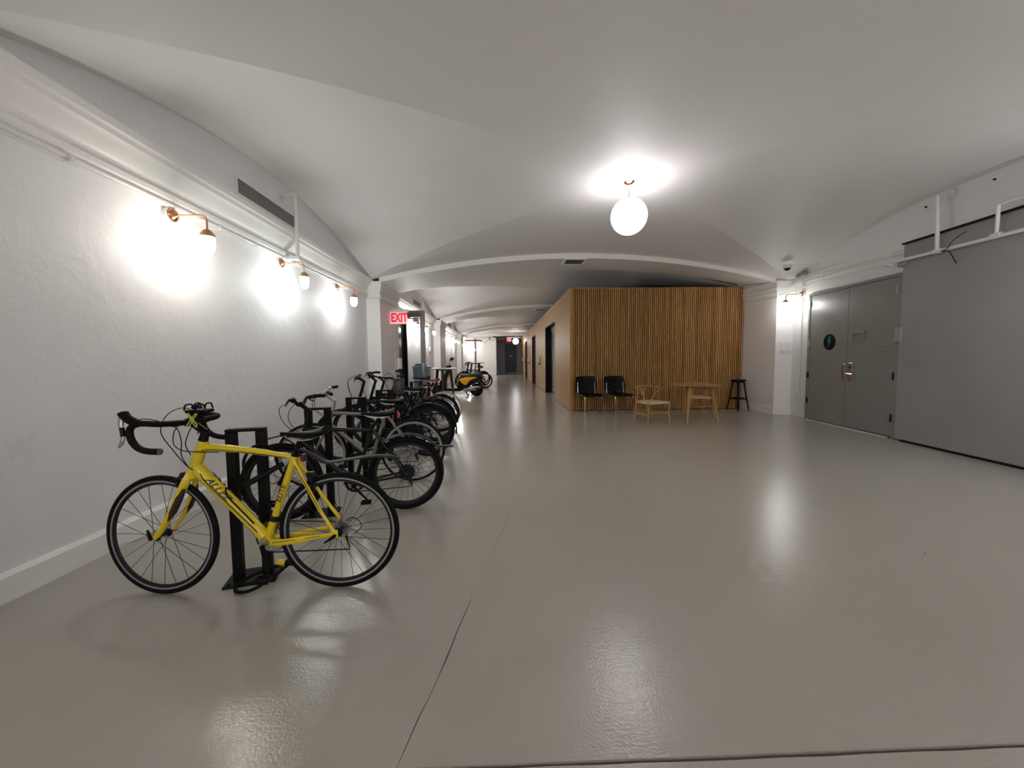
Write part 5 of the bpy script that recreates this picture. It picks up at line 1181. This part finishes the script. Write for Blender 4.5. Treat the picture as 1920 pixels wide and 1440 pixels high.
def wishbone_chair():
    r = empty('wishbone_chair')      # +y is forward
    SH = 0.43
    # woven seat
    s_ = MB(); n = 14; vs = []; fs = []
    for side in (0, 1):
        for j in range(n + 1):
            for i in range(n + 1):
                u, t = -1 + 2 * i / n, j / n
                wd = 0.18 + 0.07 * t
                vs.append((u * wd, -0.20 + 0.42 * t, SH + 0.012 - 0.030 * side - 0.022 * (1 - u * u) * (1 - (2 * t - 1) ** 2) + (0.004 * ((i + j) % 2) if side == 0 else 0)))
    K = (n + 1) ** 2
    for j in range(n):
        for i in range(n):
            a = j * (n + 1) + i; q = (a, a + 1, a + n + 2, a + n + 1); fs += [q, tuple(K + t for t in q[::-1])]
    ed = list(range(n + 1)) + [j * (n + 1) + n for j in range(1, n + 1)] + [n * (n + 1) + i for i in range(n - 1, -1, -1)] + [j * (n + 1) for j in range(n - 1, 0, -1)]
    for k in range(len(ed)): a, b = ed[k], ed[(k + 1) % len(ed)]; fs.append((a, b, K + b, K + a))
    s_.add(vs, fs).build('seat', M_CORD, r, 60)
    for x in (0.255, -0.255): MB().tube([(x, 0.225, SH + 0.02), (x * 1.0, 0.225, 0.2), (x * 1.03, 0.235, 0.0)], [0.017, 0.018, 0.012], 10).build('front_leg', M_OAKF, r)
    for s in (1, -1):
        MB().tube(smoothpts([(s * 0.20, -0.245, 0.0), (s * 0.19, -0.21, 0.22), (s * 0.19, -0.195, 0.43), (s * 0.225, -0.13, 0.57), (s * 0.262, -0.03, 0.68)], 4), [0.013] * 4 + [0.017] * 4 + [0.018] * 4 + [0.015] * 4 + [0.013], 10).build('rear_leg', M_OAKF, r)
    # bent top rail
    rail = [(0.272, 0.10, 0.675), (0.278, 0.0, 0.685), (0.262, -0.12, 0.70), (0.19, -0.22, 0.72), (0.0, -0.265, 0.735), (-0.19, -0.22, 0.72), (-0.262, -0.12, 0.70), (-0.278, 0.0, 0.685), (-0.272, 0.10, 0.675)]
    MB().tube(smoothpts(rail, 5), [0.013] * 5 + [0.015] * 31 + [0.013] * 5, 10, sq=(1, 1.25)).build('top_rail', M_OAKF, r)
    # Y-shaped splat
    y = MB()
    y.tube([(0, -0.195, SH), (0, -0.215, 0.53), (0, -0.222, 0.57)], [0.028, 0.022, 0.03], 8, sq=(0.3, 1), up=(0, 1, 0))
    for s in (1, -1): y.tube(smoothpts([(s * 0.006, -0.220, 0.555), (s * 0.04, -0.235, 0.63), (s * 0.085, -0.252, 0.722)], 3), [0.020] * 4 + [0.017] * 3, 8, sq=(0.35, 1), up=(0, 1, 0))
    y.build('wishbone_splat', M_OAKF, r)
    for nm, a, b, z in (('side_rail', (0.255, 0.225), (0.19, -0.20), 0.19), ('side_rail', (-0.255, 0.225), (-0.19, -0.20), 0.19), ('front_rail', (-0.255, 0.225), (0.255, 0.225), 0.235), ('back_rail', (-0.19, -0.205), (0.19, -0.205), 0.235)):
        MB().tube([(a[0], a[1], z), (b[0], b[1], z)], 0.014, 8, sq=(1.5, 0.55), up=(0, 0, 1)).build(nm, M_OAKF, r)
    for a, b in (((0.25, 0.225), (-0.25, 0.225)), ((0.255, 0.22), (0.19, -0.20)), ((-0.255, 0.22), (-0.19, -0.20)), ((0.19, -0.20), (-0.19, -0.20))):
        MB().tube([(a[0], a[1], SH - 0.015), (b[0], b[1], SH - 0.015)], 0.013, 8).build('seat_rail', M_CORD, r)
    return r
w1 = wishbone_chair(); w2 = copy_tree(w1)
w1.location = (2.985, 7.56, 0); w1.rotation_euler = (0, 0, PI + math.radians(20)); tag(w1, 'oak wishbone armchair with cord seat left of the round table', 'chair', 'oak armchairs')
w2.location = (4.33, 8.40, 0); w2.rotation_euler = (0, 0, PI - math.radians(5)); tag(w2, 'oak wishbone armchair with cord seat tucked behind the round table', 'chair', 'oak armchairs')

def round_table():
    r = empty('round_table', (3.99, 7.80, 0)); tag(r, 'round oak table with splayed round legs in front of the slats', 'table')
    MB().lathe([(0.0, 0.722), (0.455, 0.722), (0.492, 0.740), (0.495, 0.746), (0.488, 0.750), (0.0, 0.750)], 48).build('table_top', M_OAKF2, r, 25)
    for (x, y) in ((-0.32, -0.36), (0.41, -0.17), (0.02, 0.50)):
        MB().tube([(x * 0.66, y * 0.66, 0.722), (x * 0.84, y * 0.84, 0.36), (x, y, 0.0)], [0.038, 0.034, 0.021], 12).build('leg', M_OAKF, r)
    ap = [(-0.21, -0.24), (0.27, -0.11), (0.013, 0.33)]
    for i in range(3):
        a, b = ap[i], ap[(i + 1) % 3]
        MB().tube([(a[0], a[1], 0.685), (b[0], b[1], 0.685)], 0.034, 4, sq=(1.4, 0.4), up=(0, 0, 1)).build('apron', M_OAKF, r)
M_OAKF2 = wood('oak_table_top', (0.54, 0.37, 0.20), (0.42, 0.27, 0.13), 0.35, 7, 'X')
round_table()

def stool():
    r = empty('bar_stool', (5.80, 9.22, 0), 0.25); tag(r, 'black wooden stool at the right end of the slatted wall', 'stool')
    s_ = MB(); s_.lathe([(0.0, 0.725), (0.12, 0.722), (0.168, 0.715), (0.175, 0.725), (0.172, 0.745), (0.150, 0.752), (0.08, 0.742), (0.0, 0.738)], 28); s_.build('seat', M_BLACK, r, 40)
    for k in range(4):
        a = PI / 4 + k * PI / 2; c, s = math.cos(a), math.sin(a)
        MB().tube([(0.115 * c, 0.115 * s, 0.72), (0.17 * c, 0.17 * s, 0.35), (0.235 * c, 0.235 * s, 0.0)], [0.019, 0.019, 0.015], 8).build('leg', M_BLACK, r)
        b = a + PI / 2
        MB().tube([(0.182 * c, 0.182 * s, 0.29), (0.182 * math.cos(b), 0.182 * math.sin(b), 0.29)], 0.015, 8).build('footrest_rail', M_BLACK, r)
    MB().tube([(0.12 * math.cos(t), 0.12 * math.sin(t), 0.70) for t in [2 * PI * k / 20 for k in range(20)]], 0.016, 6, closed=True).build('seat_ring', M_BLACK, r)
stool()
